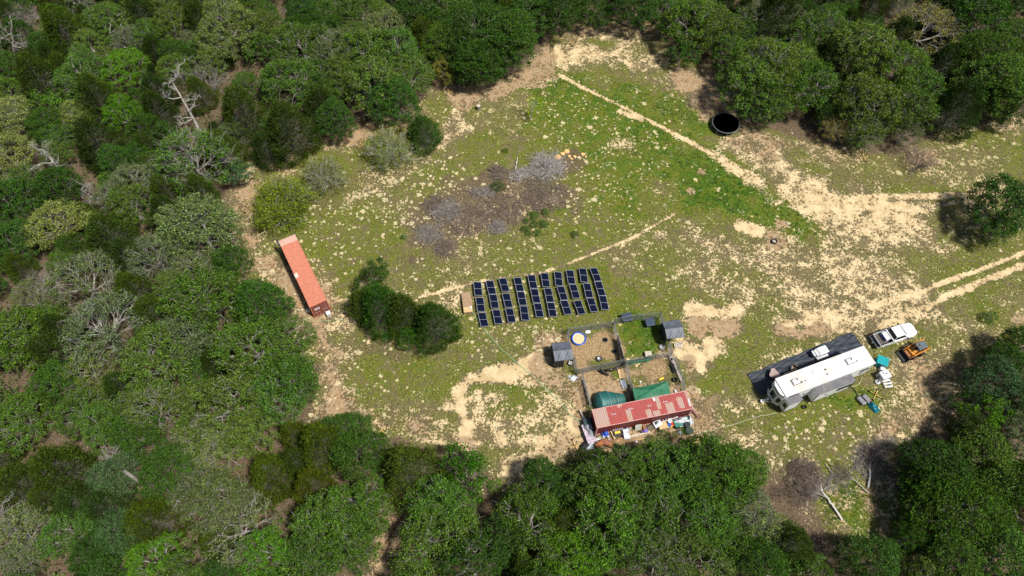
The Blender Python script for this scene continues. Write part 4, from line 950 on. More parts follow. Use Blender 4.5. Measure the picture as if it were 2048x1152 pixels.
for k, (x, y) in enumerate([(-3.6, .1), (-1.35, .35), (.95, .25), (3.1, .35)]):      # worn white stencil marks on the ribs
    mb = MB()
    for q in range(4): mb.box((x + q * .17 - .28, y + .05 * math.sin(q * 3 + k), 2.602), (.09, .10 + .05 * ((q + k) % 2), .006), .5 * math.sin(q * 2 + k))
    mb.build('stencil_mark', BIRDW, cB)
mb = MB(); mb.box((1.75, .95, 2.605), (.22, .5, .006), .15); mb.box((5.9, -.35, 2.605), (.14, 1.0, .006), -.08); mb.build('white_repair', CREAM, cB)
# planks leaning at both ends
for (x, y, a, l, lb, m) in [(-6.9, 1.3, 1.95, 2.0, 'pale board lying at the upper left corner of the red container', LUMBER), (6.85, -.7, -1.05, 2.2, 'dark red beam leaning at the right end of the red container', mat('red_beam', (.25, .10, .09), .7)), (5.55, 1.75, -1.35, 1.5, 'white board standing by the upper right corner of the red container', CREAM)]:
    p = onB(x, y); b_ = MB().box((0, 0, .08), (l, .22, .07)); o = b_.build('plank', m, bevel=.01); o.location = (p[0], p[1], .1); o.rotation_euler = (0, -.12, a); tag(o, lb, 'plank')

# ------------------------------------------------------------ solar field
CELL = None
def cell_material():
    m, t, b = new_mat('solar_cells')
    tc = N(t, 'ShaderNodeTexCoord'); sx = N(t, 'ShaderNodeSeparateXYZ'); t.links.new(tc.outputs['Object'], sx.inputs[0])
    def line(x, pitch, w):
        f = math_n(t, 'FRACT', math_n(t, 'DIVIDE', math_n(t, 'ADD', x, 50), pitch)); return math_n(t, 'LESS_THAN', f, w)
    g = math_n(t, 'MAXIMUM', line(sx.outputs[0], .18, .07), line(sx.outputs[1], .175, .05))
    c = mix_n(t, g, mix_n(t, noise_n(t, tc.outputs['Object'], 1.5), (0.002, 0.003, 0.010), (0.004, 0.007, 0.024)), (0.012, 0.016, 0.04))
    t.links.new(c, b.inputs['Base Color']); b.inputs['Roughness'].default_value = .22; b.inputs['Coat Weight'].default_value = .0
    b.inputs['Specular IOR Level'].default_value = .2
    return m
CELL = cell_material(); ALU = mat('aluminium', (0.40, 0.41, 0.45), .4, metal=.3, var=.05)
PTILT = R(17)
def panel_proto():
    o = thing('solar_panel', 'x', 'solar panel')
    Mx = Matrix.Translation((0, 0, .42)) @ Matrix.Rotation(PTILT, 4, 'Y')      # high on its left side
    wd, ln = 1.13, 2.26
    f = MB()
    for x in (-1, 1): f.box((x * (wd / 2 - .02), 0, 0), (.04, ln, .04), 0, Mx)
    for y in (-1, 1): f.box((0, y * (ln / 2 - .02), 0), (wd - .084, .04, .04), 0, Mx)
    f.box((0, 0, .0), (wd - .084, .035, .034), 0, Mx)
    f.build('frame', ALU, o)
    for y in (-1, 1):
        MB().box((0, y * (ln / 4 - .005), .0), (wd - .086, ln / 2 - .055, .022), 0, Mx).build('glass', CELL, o)
    for x, h in ((-.5, .56), (.5, .26)):
        for y in (-.8, .8): MB().tube([(x * 1.02, y, -.08), (x, y, h)], .022, 5).build('leg', STEEL, o)
    for y in (-.8, .8): MB().tube([(-.62, y, .04), (-.5, y, .5)], .018, 5).build('brace', STEEL, o)
    return o
PANELS = [[(283,318,375,330,385,492,305,482),(315,508,395,515,420,685,335,675),(338,690,425,700,458,860,382,858)],
 [(430,305,518,315,550,475,475,465),(478,472,555,480,582,645,508,635),(508,655,600,665,630,830,548,828)],
 [(588,277,672,283,710,440,635,435),(630,458,715,465,750,635,672,625),(668,640,755,650,790,810,705,810)],
 [(768,268,850,275,890,440,808,435),(808,438,890,445,918,610,845,600),(845,612,928,620,950,788,868,782)],
 [(940,235,1018,245,1045,405,972,398),(975,405,1050,412,1085,580,1010,570),(1012,580,1095,588,1128,748,1045,745)],
 [(1097,213,1175,222,1200,388,1125,378),(1135,398,1215,403,1248,570,1175,568),(1172,570,1250,575,1283,742,1205,738)],
 [(1263,195,1337,212,1352,375,1280,362),(1290,378,1370,380,1420,545,1338,540),(1328,545,1412,548,1465,715,1385,712)],
 [(1400,178,1485,188,1508,350,1428,345),(1440,350,1515,358,1560,520,1488,518),(1492,545,1570,550,1630,712,1555,712)],
 [(1558,155,1635,165,1660,330,1582,320),(1608,340,1685,345,1720,515,1645,510),(1648,518,1728,520,1778,685,1703,682)],
 [(1690,155,1760,158,1820,315,1752,312),(1745,318,1820,322,1870,492,1800,487),(1798,488,1872,492,1912,660,1835,655)]]
pp_ = panel_proto(); first = True
COLN = ['first', 'second', 'third', 'fourth', 'fifth', 'sixth', 'seventh', 'eighth', 'ninth', 'tenth']
for ci, colm in enumerate(PANELS):
    for ri, q in enumerate(colm):
        pts = [(900 + q[2 * k] / 6.0235, 510 + q[2 * k + 1] / 6.0235) for k in range(4)]
        cx = sum(p[0] for p in pts) / 4; cy = sum(p[1] for p in pts) / 4
        a = W((pts[0][0] + pts[1][0]) / 2, (pts[0][1] + pts[1][1]) / 2, .42); b_ = W((pts[2][0] + pts[3][0]) / 2, (pts[2][1] + pts[3][1]) / 2, .42)
        o = pp_ if first else copy_tree(pp_); first = False
        c = W(cx, cy, .42); o.location = (c.x, c.y, 0); o.rotation_euler = (0, 0, math.atan2(a.y - b_.y, a.x - b_.x) - math.pi / 2)
        dl = (a - b_).length; o.scale = (1, max(.93, min(1.12, dl / 2.24)), 1)
        o['label'] = f"{['far', 'middle', 'near'][ri]} dark blue solar panel in the {COLN[ci]} column from the wooden battery box"
        o['group'] = 'solar panels in ten columns'
# battery box with plywood lid
p = W(934, 604, .6); a = yaw_of((924, 584), (929, 624), .6)
bx = thing('battery_box', 'long wooden box with a plywood lid and a small white case, beside the solar panels', 'wooden box', (p.x, p.y, 0), a)
MB().box((0, 0, .28), (3.0, 1.12, .56)).build('body', WOOD, bx, bevel=.01)
MB().box((-.4, 0, .6), (2.3, 1.25, .05), .01).build('lid', mat('brown_ply', (.30, .20, .12), .85, var=.2, scale=4), bx)
MB().box((1.17, 0, .59), (.82, 1.2, .04)).build('lid', PLY, bx)
MB().box((.95, .42, .68), (.34, .3, .14)).build('junction_case', CREAM, bx, bevel=.01)
# cables and hoses
def cable(name, pts, rad, m, label, cat, sag=.0, seed=0, z=.02):
    r_ = random.Random(seed); P = []
    for (a, b_) in zip(pts[:-1], pts[1:]):
        A, B = W(*a, z), W(*b_, z); n = max(3, int((B - A).length / .5))
        for i in range(n):
            q = A.lerp(B, i / n); P.append(q + Vector((r_.uniform(-1, 1), r_.uniform(-1, 1), 0)) * sag)
    P.append(W(*pts[-1], z)); 
    return tag(MB().tube(P, rad, 5).build(name, m), label, cat)
LGREEN = mat('pale_green_hose', (0.30, 0.50, 0.28), .5)
cable('cable', [(944, 622), (965, 655), (1000, 695), (1060, 748), (1105, 790), (1140, 828), (1172, 855)], .035, LGREEN, 'thin green cable from the battery box across the grass to the red container', 'cable', .04, 1)
cable('cable', [(1392, 868), (1430, 858), (1480, 845), (1515, 833), (1556, 826)], .026, mat('pale_hose', (.50, .52, .36), .6), 'pale hose lying between the red container and the white trailer', 'hose', .05, 2)
cable('garden_hose', [(616, 624), (609, 628), (610, 636), (622, 640), (650, 641), (690, 640)], .022, LGREEN, 'green hose curling past the door end of the orange container', 'hose', .05, 3)
cable('drain_hose', [(1702, 773), (1710, 781), (1714, 790), (1722, 794), (1728, 798)], .06, BLACK, 'black drain hose from the trailer to the grey tanks', 'hose', .05, 4)
cable('water_hose', [(1724, 752), (1722, 762), (1714, 770), (1704, 774)], .03, mat('yellowish_hose', (.5, .5, .3), .6), 'pale water hose curving beside the trailer rear', 'hose', .03, 5)

# ------------------------------------------------------------ dog pens
def wire_panel(a, b_, h, spacing=.085, th=.0045):
    """chain link: two families of slanted wires between two posts"""
    L = (Vector(b_) - Vector(a)).length; V = []; F = []
    u = np.array([(b_[0] - a[0]) / L, (b_[1] - a[1]) / L]); nrm = np.array([-u[1], u[0]])
    n = int((L + h) / spacing)
    for fam in (0, 1):
        for i in range(n):
            s0 = i * spacing - h; x0, z0, x1, z1 = s0, 0.0, s0 + h, h
            if x0 < 0: z0 = -x0; x0 = 0
            if x1 > L: z1 = h - (x1 - L); x1 = L
            if x1 - x0 < .01: continue
            if fam: x0, x1 = L - x0, L - x1
            k = len(V); w = th * 1.5
            for (x, z) in ((x0, z0), (x1, z1)):
                q = np.array(a[:2]) + u * x
                for dx, dz, dn in ((w, 0, 0), (-w, 0, 0), (0, 0, w)):
                    V.append((q[0] + u[0] * dx + nrm[0] * dn, q[1] + u[1] * dx + nrm[1] * dn, z + .04))
            F += [(k, k + 1, k + 4, k + 3), (k + 1, k + 2, k + 5, k + 4), (k + 2, k, k + 3, k + 5)]
    return V, F
WIRE = mat('fence_wire', (0.30, 0.31, 0.31), .5, metal=.3)
def fence(pts, label, h=1.75, post_gap=2.4, cover=None):
    o = thing('chain_link_fence', label, 'fence', W(*pts[0])); base = o.location.copy()
    V = []; F = []; P = [W(*p) for p in pts]; posts = []
    rail = MB()
    for a, b_ in zip(P[:-1], P[1:]):
        v, f = wire_panel(a, b_, h); k = len(V); V += v; F += [tuple(k + i for i in q) for q in f]
        n = max(1, round((b_ - a).length / post_gap))
        for i in range(n + (1 if b_ is P[-1] else 0)): posts.append(a.lerp(b_, i / n))
        rail.tube([a - base + Vector((0, 0, h)), b_ - base + Vector((0, 0, h))], .022, 5)
    me = mesh_np('wire_mesh', np.array(V) - np.array(base), F, WIRE); link('wire_mesh', me, o)
    rail.build('top_rail', STEEL, o)
    for p in posts: MB().tube([p - base + Vector((0, 0, -.1)), p - base + Vector((0, 0, h + .06))], .032, 6).build('post', mat('dark_post', (.12, .12, .12), .5), o)
    if cover:
        t0, t1, hh, m = cover; A, B = P[0].lerp(P[-1], t0) - base, P[0].lerp(P[-1], t1) - base
        d = (B - A).normalized(); nr = Vector((-d.y, d.x, 0))
        def fn(u, v):
            q = A.lerp(B, u) + nr * (.05 + .05 * math.sin(u * 21) * (1 - v) + .05 * math.sin(v * 7 + u * 5)); return (q.x, q.y, .03 + hh * v * (1 - .06 * abs(math.sin(u * 9))))
        MB().grid(fn, 22, 6).build('privacy_screen', m, o)
    return o
FG = 'chain link fences of the dog pens'
F_ = lambda *a, **k: tag(fence(*a, **k), a[1], 'fence')
F_([(1134, 668), (1180, 661), (1224, 655)], 'chain link fence along the top of the pen with the blue pool')
F_([(1137, 684), (1134, 668)], 'short chain link side of the pool pen above the left black canopy')
F_([(1152, 750), (1147, 722)], 'short chain link side of the pool pen below the left black canopy')
F_([(1152, 750), (1200, 739), (1246, 730)], 'chain link fence between the pool pen and the pen of the black dogs')
F_([(1226, 655), (1236, 695), (1246, 731)], 'chain link fence between the pool pen and the grassy pen', cover=(.35, .95, 1.6, mat('dark_screen', (.02, .03, .04), .6)))
F_([(1226, 650), (1270, 641), (1318, 637)], 'chain link fence along the top of the grassy pen behind the dark dog houses')
F_([(1318, 637), (1330, 672)], 'chain link side of the grassy pen left of the right black canopy')
F_([(1335, 690), (1340, 714)], 'short chain link side of the grassy pen below the right black canopy')
F_([(1248, 733), (1295, 722), (1340, 714)], 'chain link fence with green screen along the bottom of the grassy pen', cover=(.02, .60, 1.35, mat('green_screen', (.03, .17, .10), .6, var=.5, scale=2)))
F_([(1163, 754), (1171, 785), (1180, 818)], 'chain link fence at the left of the black dogs pen down to the red container', cover=(.1, .9, .55, mat('patchy_screen', (.08, .11, .15), .6, var=.6, scale=3)))
F_([(1250, 735), (1256, 765), (1267, 800)], 'chain link fence between the black dogs pen and the pen with the green canopy', cover=(.55, 1.0, 1.3, SILV))
F_([(1340, 714), (1353, 742), (1362, 765)], 'upper right chain link fence of the green canopy pen with cinder blocks beside')
F_([(1362, 765), (1366, 790)], 'lower right chain link fence of the green canopy pen next to the white board')
# cinder blocks in two lines
CB = mat('cinder_block', (.46, .40, .36), .9, var=.15)
for i, (px, py) in enumerate([(1341, 716), (1345, 724), (1344, 732), (1346, 738), (1348, 743)]):
    p = W(px, py); o = thing('dark_tub', ['upper dark trough beside the right pen fence', 'lower dark trough beside the right pen fence', 'upper round black tub in the row inside the right pen fence', 'middle round black tub in the row inside the right pen fence', 'lower round black tub in the row inside the right pen fence'][i], 'tub', p, -1.1)
    if i < 2: MB().box((0, 0, .12), (.85, .32, .22)).build('body', BLACK, o, bevel=.03); MB().box((0, 0, .24), (.95, .42, .03)).build('rim', CB, o)
    else: MB().lathe([(.0, .03), (.2, .03), (.24, .3), (.21, .3), (.18, .06), (0, .06)], n=14).build('body', BLACK, o); MB().lathe([(.24, .28), (.27, .3), (.25, .32), (.22, .3)], n=14).build('rim', BLACK, o)
o = MB().box((0, 0, .1), (3.3, .3, .12)).build('curb_board', CB, bevel=.01); o.location = W(1354, 743); o.rotation_euler = (0, 0, yaw_of((1345, 718), (1360, 752))); tag(o, 'long pale board lying along the right pen fence', 'board')

def canopy(label, corners, zr, m, mw, walls, rid=.35, loc_c=None):
    """gabled shade tent; CORNERS: plan positions of the eave corners tl, tr, br, bl at height zr"""
    P = [W(*c, zr) for c in corners]; c0 = sum(P, Vector()) / 4; c0.z = 0
    o = thing('canopy_tent', label, 'canopy tent', c0)
    tl, tr, br, bl = [p - c0 for p in P]
    ml, mr = (tl + bl) / 2 + Vector((0, 0, rid)), (tr + br) / 2 + Vector((0, 0, rid))
    def slope(a, b_, c, d, s):
        def fn(u, v):
            q = a.lerp(b_, u).lerp(d.lerp(c, u), v); return (q.x, q.y, q.z - .05 * math.sin(math.pi * v) * (1 + .6 * math.sin(u * 12.6)) + .012 * math.sin(u * 31 + v * 9))
        return MB().grid(fn, 16, 8)
    slope(ml, mr, tr, tl, 1).build('roof', m, o); slope(ml, mr, br, bl, 1).build('roof', m, o)
    for q in (tl, tr, br, bl): MB().tube([(q.x * .98, q.y * .98, 0), (q.x * .98, q.y * .98, q.z)], .035, 6).build('leg', CHAR, o)
    MB().tube([ml, mr], .025, 5).tube([tl, tr], .02, 5).tube([bl, br], .02, 5).build('roof_frame', CHAR, o)
    for (a, b_, tri) in walls:
        A, B = (tl, tr, br, bl)[a] * .99, (tl, tr, br, bl)[b_] * .99
        d = (B - A).normalized(); nr = Vector((-d.y, d.x, 0))
        MB().grid(lambda u, v: (lambda q: (q.x + nr.x * .04 * math.sin(u * 17), q.y + nr.y * .04 * math.sin(u * 17), .02 + (q.z - .03) * v))(A.lerp(B, u * tri)), 16, 3).build('side_curtain', mw, o)
        if (a, b_) in ((3, 0), (1, 2)): MB().add([A, B, (ml if a == 3 else mr)], [(0, 1, 2)]).build('gable', mw, o)
    return o
canopy('black gabled canopy tent with closed dark sides left of the pool pen', [(1102.6, 687), (1140, 683), (1147, 718), (1110, 723)], 2.1, CANV, CANVD, [(3, 0, 1), (0, 1, 1), (3, 2, .5)], .4)
canopy('black gabled canopy tent with open front right of the grassy pen', [(1324, 644), (1359.5, 639), (1370, 674), (1334, 678)], 2.3, CANV, CANVD, [(3, 0, 1), (0, 1, 1)], .4)
for (px, py, s, lb) in [(1254, 634, 1.1, 'upper left dark blue dog house at the top of the grassy pen'), (1300.5, 644, 1.0, 'dark blue dog house nearer the right black canopy')]:
    p = W(px, py, .8); o = thing('dog_house', lb, 'dog house', (p.x, p.y, 0), .18)
    for x in (-1, 1):
        for y in (-1, 1): MB().box((x * .48 * s, y * .4 * s, .4), (.07, .07, .8)).build('leg', CHAR, o)
    MB().box((0, 0, .5), (1.0 * s, .85 * s, .45)).build('body', NAVY, o, bevel=.02)
    MB().box((0, 0, .82), (1.25 * s, 1.1 * s, .1)).build('roof', mat('blue_black_lid', (.035, .055, .09), .45, var=.2), o, bevel=.03)
# paddling pool filled with sand
p = W(1157.6, 677.5, .2); o = thing('paddling_pool', 'round blue paddling pool filled with sand in the upper left pen', 'pool', (p.x, p.y, 0))
MB().lathe([(.78, 0), (.80, .29), (.97, .31), (1.0, .27), (.90, .02)], n=36).build('rim', BLUE, o, smooth=True)
MB().lathe([(.0, .20), (.4, .23), (.79, .15)], n=30).build('sand_fill', SANDM, o); MB().lathe([(.76, .1), (.79, .285), (.775, .28), (.74, .1)], n=30).build('liner', CREAM, o)
def tyre(px, py, r_, lb, hub=None):
    p = W(px, py, .1); o = thing('old_tyre', lb, 'tyre', (p.x, p.y, 0))
    MB().lathe([(r_ * .55, .02), (r_ * .9, .0), (r_, .08), (r_ * .97, .17), (r_ * .8, .2), (r_ * .6, .17), (r_ * .55, .02)], n=24).build('tread', BLACK, o, smooth=True)
    if hub: MB().lathe([(0, .10), (r_ * .3, .10), (r_ * .54, .13), (r_ * .56, .05)], n=20).build('hub', hub, o)
tyre(1210.6, 679.5, .34, 'old tyre lying in the middle of the pool pen'); tyre(1228.8, 702.5, .32, 'old tyre lying against the screened fence of the pool pen')
tyre(1198, 717.5, .42, 'tyre planter with a pale centre in the lower part of the pool pen', STEEL)
def slab(name, px, py, dim, rz, m, lb, cat, z=0, tilt=0):
    o = MB().box((0, 0, dim[2] / 2), dim).build(name, m, bevel=min(.02, dim[2] * .3)); p = W(px, py, z + dim[2]); o.location = (p.x, p.y, z); o.rotation_euler = (tilt, 0, rz); return tag(o, lb, cat)
slab('white_board', 1176, 663.5, (.65, .4, .08), .1, WHITE, 'small white board lying near the top of the pool pen', 'board', .01)
p = W(1297, 708, .5); o = thing('wooden_table', 'small pale wooden table in the lower right of the grassy pen', 'table', (p.x, p.y, 0), .1)
for q in range(4): MB().box((0, -.3 + q * .2, .5), (.85, .185, .05)).build('plank', LUMBER, o)
for x in (-.36, .36):
    for y in (-.3, .3): MB().box((x, y, .24), (.07, .07, .47)).build('leg', LUMBER, o)
o = MB().lathe([(0, .08), (.3, .08), (.36, .2), (.39, .2), (.32, .02), (0, .02)], n=22).build('metal_bowl', STEEL); o.location = W(1324, 695); tag(o, 'grey metal bowl on bare sand below the right black canopy', 'bowl')
p = W(1356, 691); o = thing('pallet', 'weathered pallet flat on the sand in front of the right black canopy', 'pallet', p, .1)
for q in range(5): MB().box((-.44 + q * .22, 0, .12), (.16, .8, .03)).build('slat', LUMBER, o)
for q in range(3): MB().box((0, -.35 + q * .35, .055), (1.05, .08, .09)).build('runner', LUMBER, o)
slab('plywood_sheet', 1243, 747, (.8, 1.3, .03), .18, PLY, 'plywood sheet lying beside the black dogs', 'board', .08, .05)
slab('grey_sheet', 1248, 768, (.75, 1.3, .04), .3, SILV, 'crumpled grey sheet below the plywood in the dog pen', 'sheet', .02)
slab('yellow_toy', 1323, 757, (.7, .22, .16), .45, YELLOW, 'yellow toy above the rectangular green canopy', 'toy', .02)
o = MB().lathe([(0, .02), (.26, .02), (.31, .36), (.27, .36), (.23, .08), (0, .08)], n=16).build('black_bucket', BLACK); o.location = W(1349.5, 761); tag(o, 'black bucket by the right fence of the green canopy pen', 'bucket')
slab('white_tub', 1281, 763, (.25, .22, .15), .2, CREAM, 'tiny white tub in the pen above the rectangular green canopy', 'tub')
# crumpled sheet and chair by the left canopy
def heap(name, px, py, a, b_, h, m, lb, cat, seed=1, rz=0):
    r_ = np.random.default_rng(seed); ph = r_.random(6) * 6
    def fn(u, v):
        an = 6.2832 * u; k = v; rad = 1 + .18 * math.sin(3 * an + ph[0]) + .12 * math.sin(5 * an + ph[1])
        x, y = math.cos(an) * a * rad * k, math.sin(an) * b_ * rad * k
        return (x, y, max(.01, h * (1 - k ** 2.2) * (1 + .35 * math.sin(x * 5 / a + ph[2]) * math.sin(y * 4 / b_ + ph[3]))) + .01)
    o = MB().grid(fn, 24, 8).build(name, m); p = W(px, py, h * .4); o.location = (p.x, p.y, 0); o.rotation_euler = (0, 0, rz); return tag(o, lb, cat)
heap('crumpled_sheet', 1146, 755, .6, .42, .35, BIRDW, 'crumpled white sheet on the ground below the left black canopy', 'sheet', 3)
p = W(1141, 726, .4); o = thing('folding_chair', 'dark folding chair with a white seat at the front of the left black canopy', 'chair', (p.x, p.y, 0), -.3)
MB().box((0, 0, .45), (.45, .45, .04)).build('seat', CREAM, o); MB().box((0, .24, .72), (.45, .04, .5)).build('backrest', CHAR, o)
for x in (-.2, .2):
    for y in (-.2, .22): MB().tube([(x, y, 0), (x, y * .9, .45)], .02, 5).build('leg', CHAR, o)
# green shelters above the red container
P = [W(1265, 778, 1.9), W(1335.5, 762, 1.9), W(1342, 790, 1.9), W(1271, 803, 1.9)]; c0 = sum(P, Vector()) / 4; c0.z = 0
o = thing('green_canopy', 'rectangular green tarp canopy behind the red container', 'canopy', c0)
Q = [q - c0 for q in P]; ctr = Vector((0, 0, 2.35))
def fn(u, v):
    q = Q[0].lerp(Q[1], u).lerp(Q[3].lerp(Q[2], u), v); k = 1 - max(abs(u - .5), abs(v - .5)) * 2
    rid = min(abs((u - .5) - (v - .5)), abs((u - .5) + (v - .5)))
    return (q.x, q.y, 1.9 + .5 * k - .10 * math.sin(min(1, rid * 3) * 1.57) * (1 - (1 - k) ** 3) + .012 * math.sin(u * 40) * math.sin(v * 23))
MB().grid(fn, 28, 18).build('tarp', TARPG, o)
for q in Q: MB().tube([(q.x, q.y, 0), (q.x, q.y, 1.9)], .035, 6).build('leg', CHAR, o)
A, B = Q[0], Q[3]; MB().grid(lambda u, v: (A.x + (B.x - A.x) * u - .03, A.y + (B.y - A.y) * u, .05 + 1.8 * v), 10, 2).build('side_curtain', CANVD, o)
p = W(1216, 803, .8); o = thing('dome_shelter', 'rounded dark green tarp shelter behind the left part of the red container', 'shelter', (p.x, p.y, 0), .2058)
def fn(u, v):
    x = -1.85 + 4.1 * u; w = 1.55 * (1 - .55 * max(0, u - .45) / .55) * math.sin(min(1, u / .22) * math.pi / 2) ** .6; h = 1.75 * (1 - .45 * max(0, u - .4) / .6) * math.sin(min(1, u / .25) * math.pi / 2) ** .6
    a = math.pi * v; rib = 1 - .035 * abs(math.sin(u * 14)); return (x, math.cos(a) * w * rib + .1, max(0, math.sin(a)) ** .85 * h * rib)
MB().grid(fn, 28, 16).build('tarp', TARPT, o, smooth=True)
for u in (.25, .5, .75): MB().tube([fn(u, k / 12) for k in range(13)], .025, 5).build('hoop', STEEL, o)
o = MB().box((0, 0, .06), (1.9, .1, .08)).build('plank', LUMBER); o.location = W(1243, 797, .1); o.rotation_euler = (0, -.2, -1.15); tag(o, 'thin pale board at the right of the rounded green shelter', 'plank')
# dogs
def dog(px, py, rz, lb, head_down=.0, s=1.0, tan=False):
    p = W(px, py, .3); o = thing('dog', lb, 'dog', (p.x, p.y, 0), rz)
    B = [((-.38, 0, .52), .13), ((-.12, 0, .55), .145), ((.15, 0, .55), .17), ((.36, 0, .60 - head_down * .08), .115), ((.52, 0, .72 - head_down * .36), .085), ((.64, 0, .74 - head_down * .5), .09), ((.80, 0, .68 - head_down * .52), .04)]
    E = [(i, i + 1) for i in range(6)]; V = [b_[0] for b_ in B]; Rr = [b_[1] for b_ in B]
    def chain(root, pts):
        k = root
        for q, r_ in pts: V.append(q); Rr.append(r_); E.append((k, len(V) - 1)); k = len(V) - 1
    for y in (-.11, .11):
        chain(0, [((-.42, y, .38), .085), ((-.34, y * 1.05, .27), .05), ((-.47, y * 1.05, .17), .034), ((-.44, y * 1.05, .03), .034), ((-.36, y * 1.05, .025), .03)])
        chain(2, [((.24, y, .36), .065), ((.22, y * 1.05, .2), .04), ((.25, y * 1.05, .03), .034), ((.32, y * 1.05, .025), .03)])
        chain(5, [((.60, y * .7, .83 - head_down * .5), .035), ((.56, y * .95, .87 - head_down * .5), .015)])
    chain(0, [((-.52, 0, .58), .045), ((-.66, .03, .5), .03), ((-.76, .05, .42), .015)])
    me = bpy.data.meshes.new('body'); me.from_pydata([Vector(v) * s for v in V], E, []); 
    b_ = link('body', me, o); sk = b_.modifiers.new('skin', 'SKIN'); sk.use_smooth_shade = True
    for i, r_ in enumerate(Rr): me.skin_vertices[0].data[i].radius = (r_ * s * 1.12, r_ * s * 1.12)
    me.skin_vertices[0].data[1].use_root = True
    ss = b_.modifiers.new('sub', 'SUBSURF'); ss.levels = 1; ss.render_levels = 1
    m, t, bs = new_mat('dog_coat'); tc = N(t, 'ShaderNodeTexCoord'); sx = N(t, 'ShaderNodeSeparateXYZ'); t.links.new(tc.outputs['Object'], sx.inputs[0])
    n = noise_n(t, tc.outputs['Object'], 4)
    k = smooth_n(t, math_n(t, 'ADD', sx.outputs[2], math_n(t, 'MULTIPLY', n, -.15)), .16, .10)
    ch_ = smooth_n(t, math_n(t, 'ADD', sx.outputs[0], math_n(t, 'MULTIPLY', n, .2)), .82, .9)
    c = mix_n(t, k, (0.005, 0.0045, 0.005), (0.20, 0.075, 0.02)); c = mix_n(t, ch_, c, (0.25, 0.14, 0.08))
    wp = smooth_n(t, math_n(t, 'SUBTRACT', noise_n(t, tc.outputs['Object'], 3.1, 2, .5, (px, 0, 0)), .0), .70, .74)
    c = mix_n(t, wp, c, (.55, .52, .5)); t.links.new(c, bs.inputs['Base Color']); bs.inputs['Roughness'].default_value = .6; me.materials.append(m)
    MB().lathe([(.095, -.02), (.105, 0), (.095, .02)], n=10, M=Matrix.Translation(Vector((.47, 0, .68 - head_down * .28)) * s) @ Matrix.Rotation(1.1 + head_down * .5, 4, 'Y')).build('collar', BIRDW, o)
    return o
dog(1207, 745, -.55, 'leftmost black dog with tan legs and its head lowered, in the lower left pen', .9, 1.05)
dog(1219, 740.5, .1, 'middle black dog of the three standing along the pen fence', .25, 1.05)
dog(1232, 737.5, .3, 'right black dog of the three with its head raised beside the plywood sheet', .0, 1.0)

# ------------------------------------------------------------ trailer and its yard
pA, pB, pC = W(1550.9, 757.8, 3.7), W(1728.6, 691.5, 3.7), W(1572.9, 794.7, 3.7)
tz = math.atan2(pB.y - pA.y, pB.x - pA.x); ctr = (W(1550.9, 757.8, 3.7) + W(1751.2, 725.8, 3.7)) / 2
TL, TW, TH = 12.9, 2.57, 3.66
tr_ = thing('travel_trailer', 'long white travel trailer with a pale roof and two grey-topped slide-outs', 'trailer', (ctr.x, ctr.y, 0), tz)
x0, x1, y0, y1 = -TL / 2, TL / 2, -TW / 2, TW / 2
MB().box((.12, 0, (TH + .5) / 2 - .02), (TL - .24, TW - .06, TH - .54)).build('body', WHITE, tr_, bevel=.04)
MB().box((0, 0, TH - .0), (TL + .06, TW + .06, .09)).build('roof', ROOFW, tr_, bevel=.03)
MB().box((.2, 0, .46), (TL - .6, TW - .3, .14)).build('chassis', BLACK, tr_)
# bay front with three windows
poly = [(x0 + .25, y1 - .06), (x0 - .05, y1 - .1), (x0 - .42, .62), (x0 - .42, -.62), (x0 - .05, y0 + .1), (x0 + .25, y0 + .06)]
MB().prism(poly[::-1], .55, TH - .12).build('front_bay', WHITE, tr_)
fr = [(poly[1], poly[2]), (poly[2], poly[3]), (poly[3], poly[4])]
for a, b_ in fr:
    A, B = Vector((*a, 0)), Vector((*b_, 0)); d = (B - A).normalized(); n_ = Vector((-d.y, d.x, 0)) * -1
    if n_.x > 0: n_ = -n_
    L = (B - A).length; c = (A + B) / 2 + n_ * .015
    w = MB().box((c.x, c.y, 1.95), (L * .80, .05, 1.35), math.atan2(d.y, d.x)).build('window_frame', CREAM, tr_)
    c = (A + B) / 2 + n_ * .03; MB().box((c.x, c.y, 1.95), (L * .70, .05, 1.22), math.atan2(d.y, d.x)).build('window_pane', GLASS, w)
MB().box((x0 + .1 - .5, 0, 3.15), (.12, 1.2, .14)).build('front_trim', CHAR, tr_)
for x, l, d, hh, wins in [(x0 + 1.15, 1.95, .85, 2.85, []), (x0 + 6.95, 5.3, 1.0, 2.95, [(1.5, 1.9)])]:
    MB().box((x, y0 - d / 2 + .02, hh / 2 + .28), (l, d, hh - .56)).build('slide_out', WHITE, tr_, bevel=.02)
    MB().box((x, y0 - d / 2, hh + .03), (l + .1, d + .04, .05)).build('slide_roof', SLATE, tr_)
    f = MB()
    for s in (-1, 1): f.box((x + s * (l / 2 + .015), y0 - d - .0, hh / 2 + .28), (.05, .06, hh - .5))
    f.box((x, y0 - d - .0, .54), (l + .02, .05, .06)); f.box((x, y0 - d, hh - .02), (l - .1, .055, .05)); f.build('slide_trim', CHAR, tr_)
    for wx, wl in wins:
        w = MB().box((x + wx, y0 - d - .01, 1.95), (wl + .1, .05, .9)).build('window_frame', CHAR, tr_); MB().box((x + wx, y0 - d - .025, 1.95), (wl, .05, .8)).build('window_pane', GLASS, w)
MB().box((x0 + 1.15 - .98, y0 - .45, 1.9), (.05, .5, .8)).build('window_pane', GLASS, tr_)
MB().box((x0 + 5.8, y0 - 1.02, 1.8), (.35, .04, .14)).build('vent', CHAR, tr_)
MB().box((x0 + 3.2, y0 - .0, 1.9), (.28, .05, .28)).build('vent', CHAR, tr_)
MB().box((x0 + 1.3, y0 - .0, 3.12), (1.3, .04, .3)).build('window_pane', GLASS, tr_)
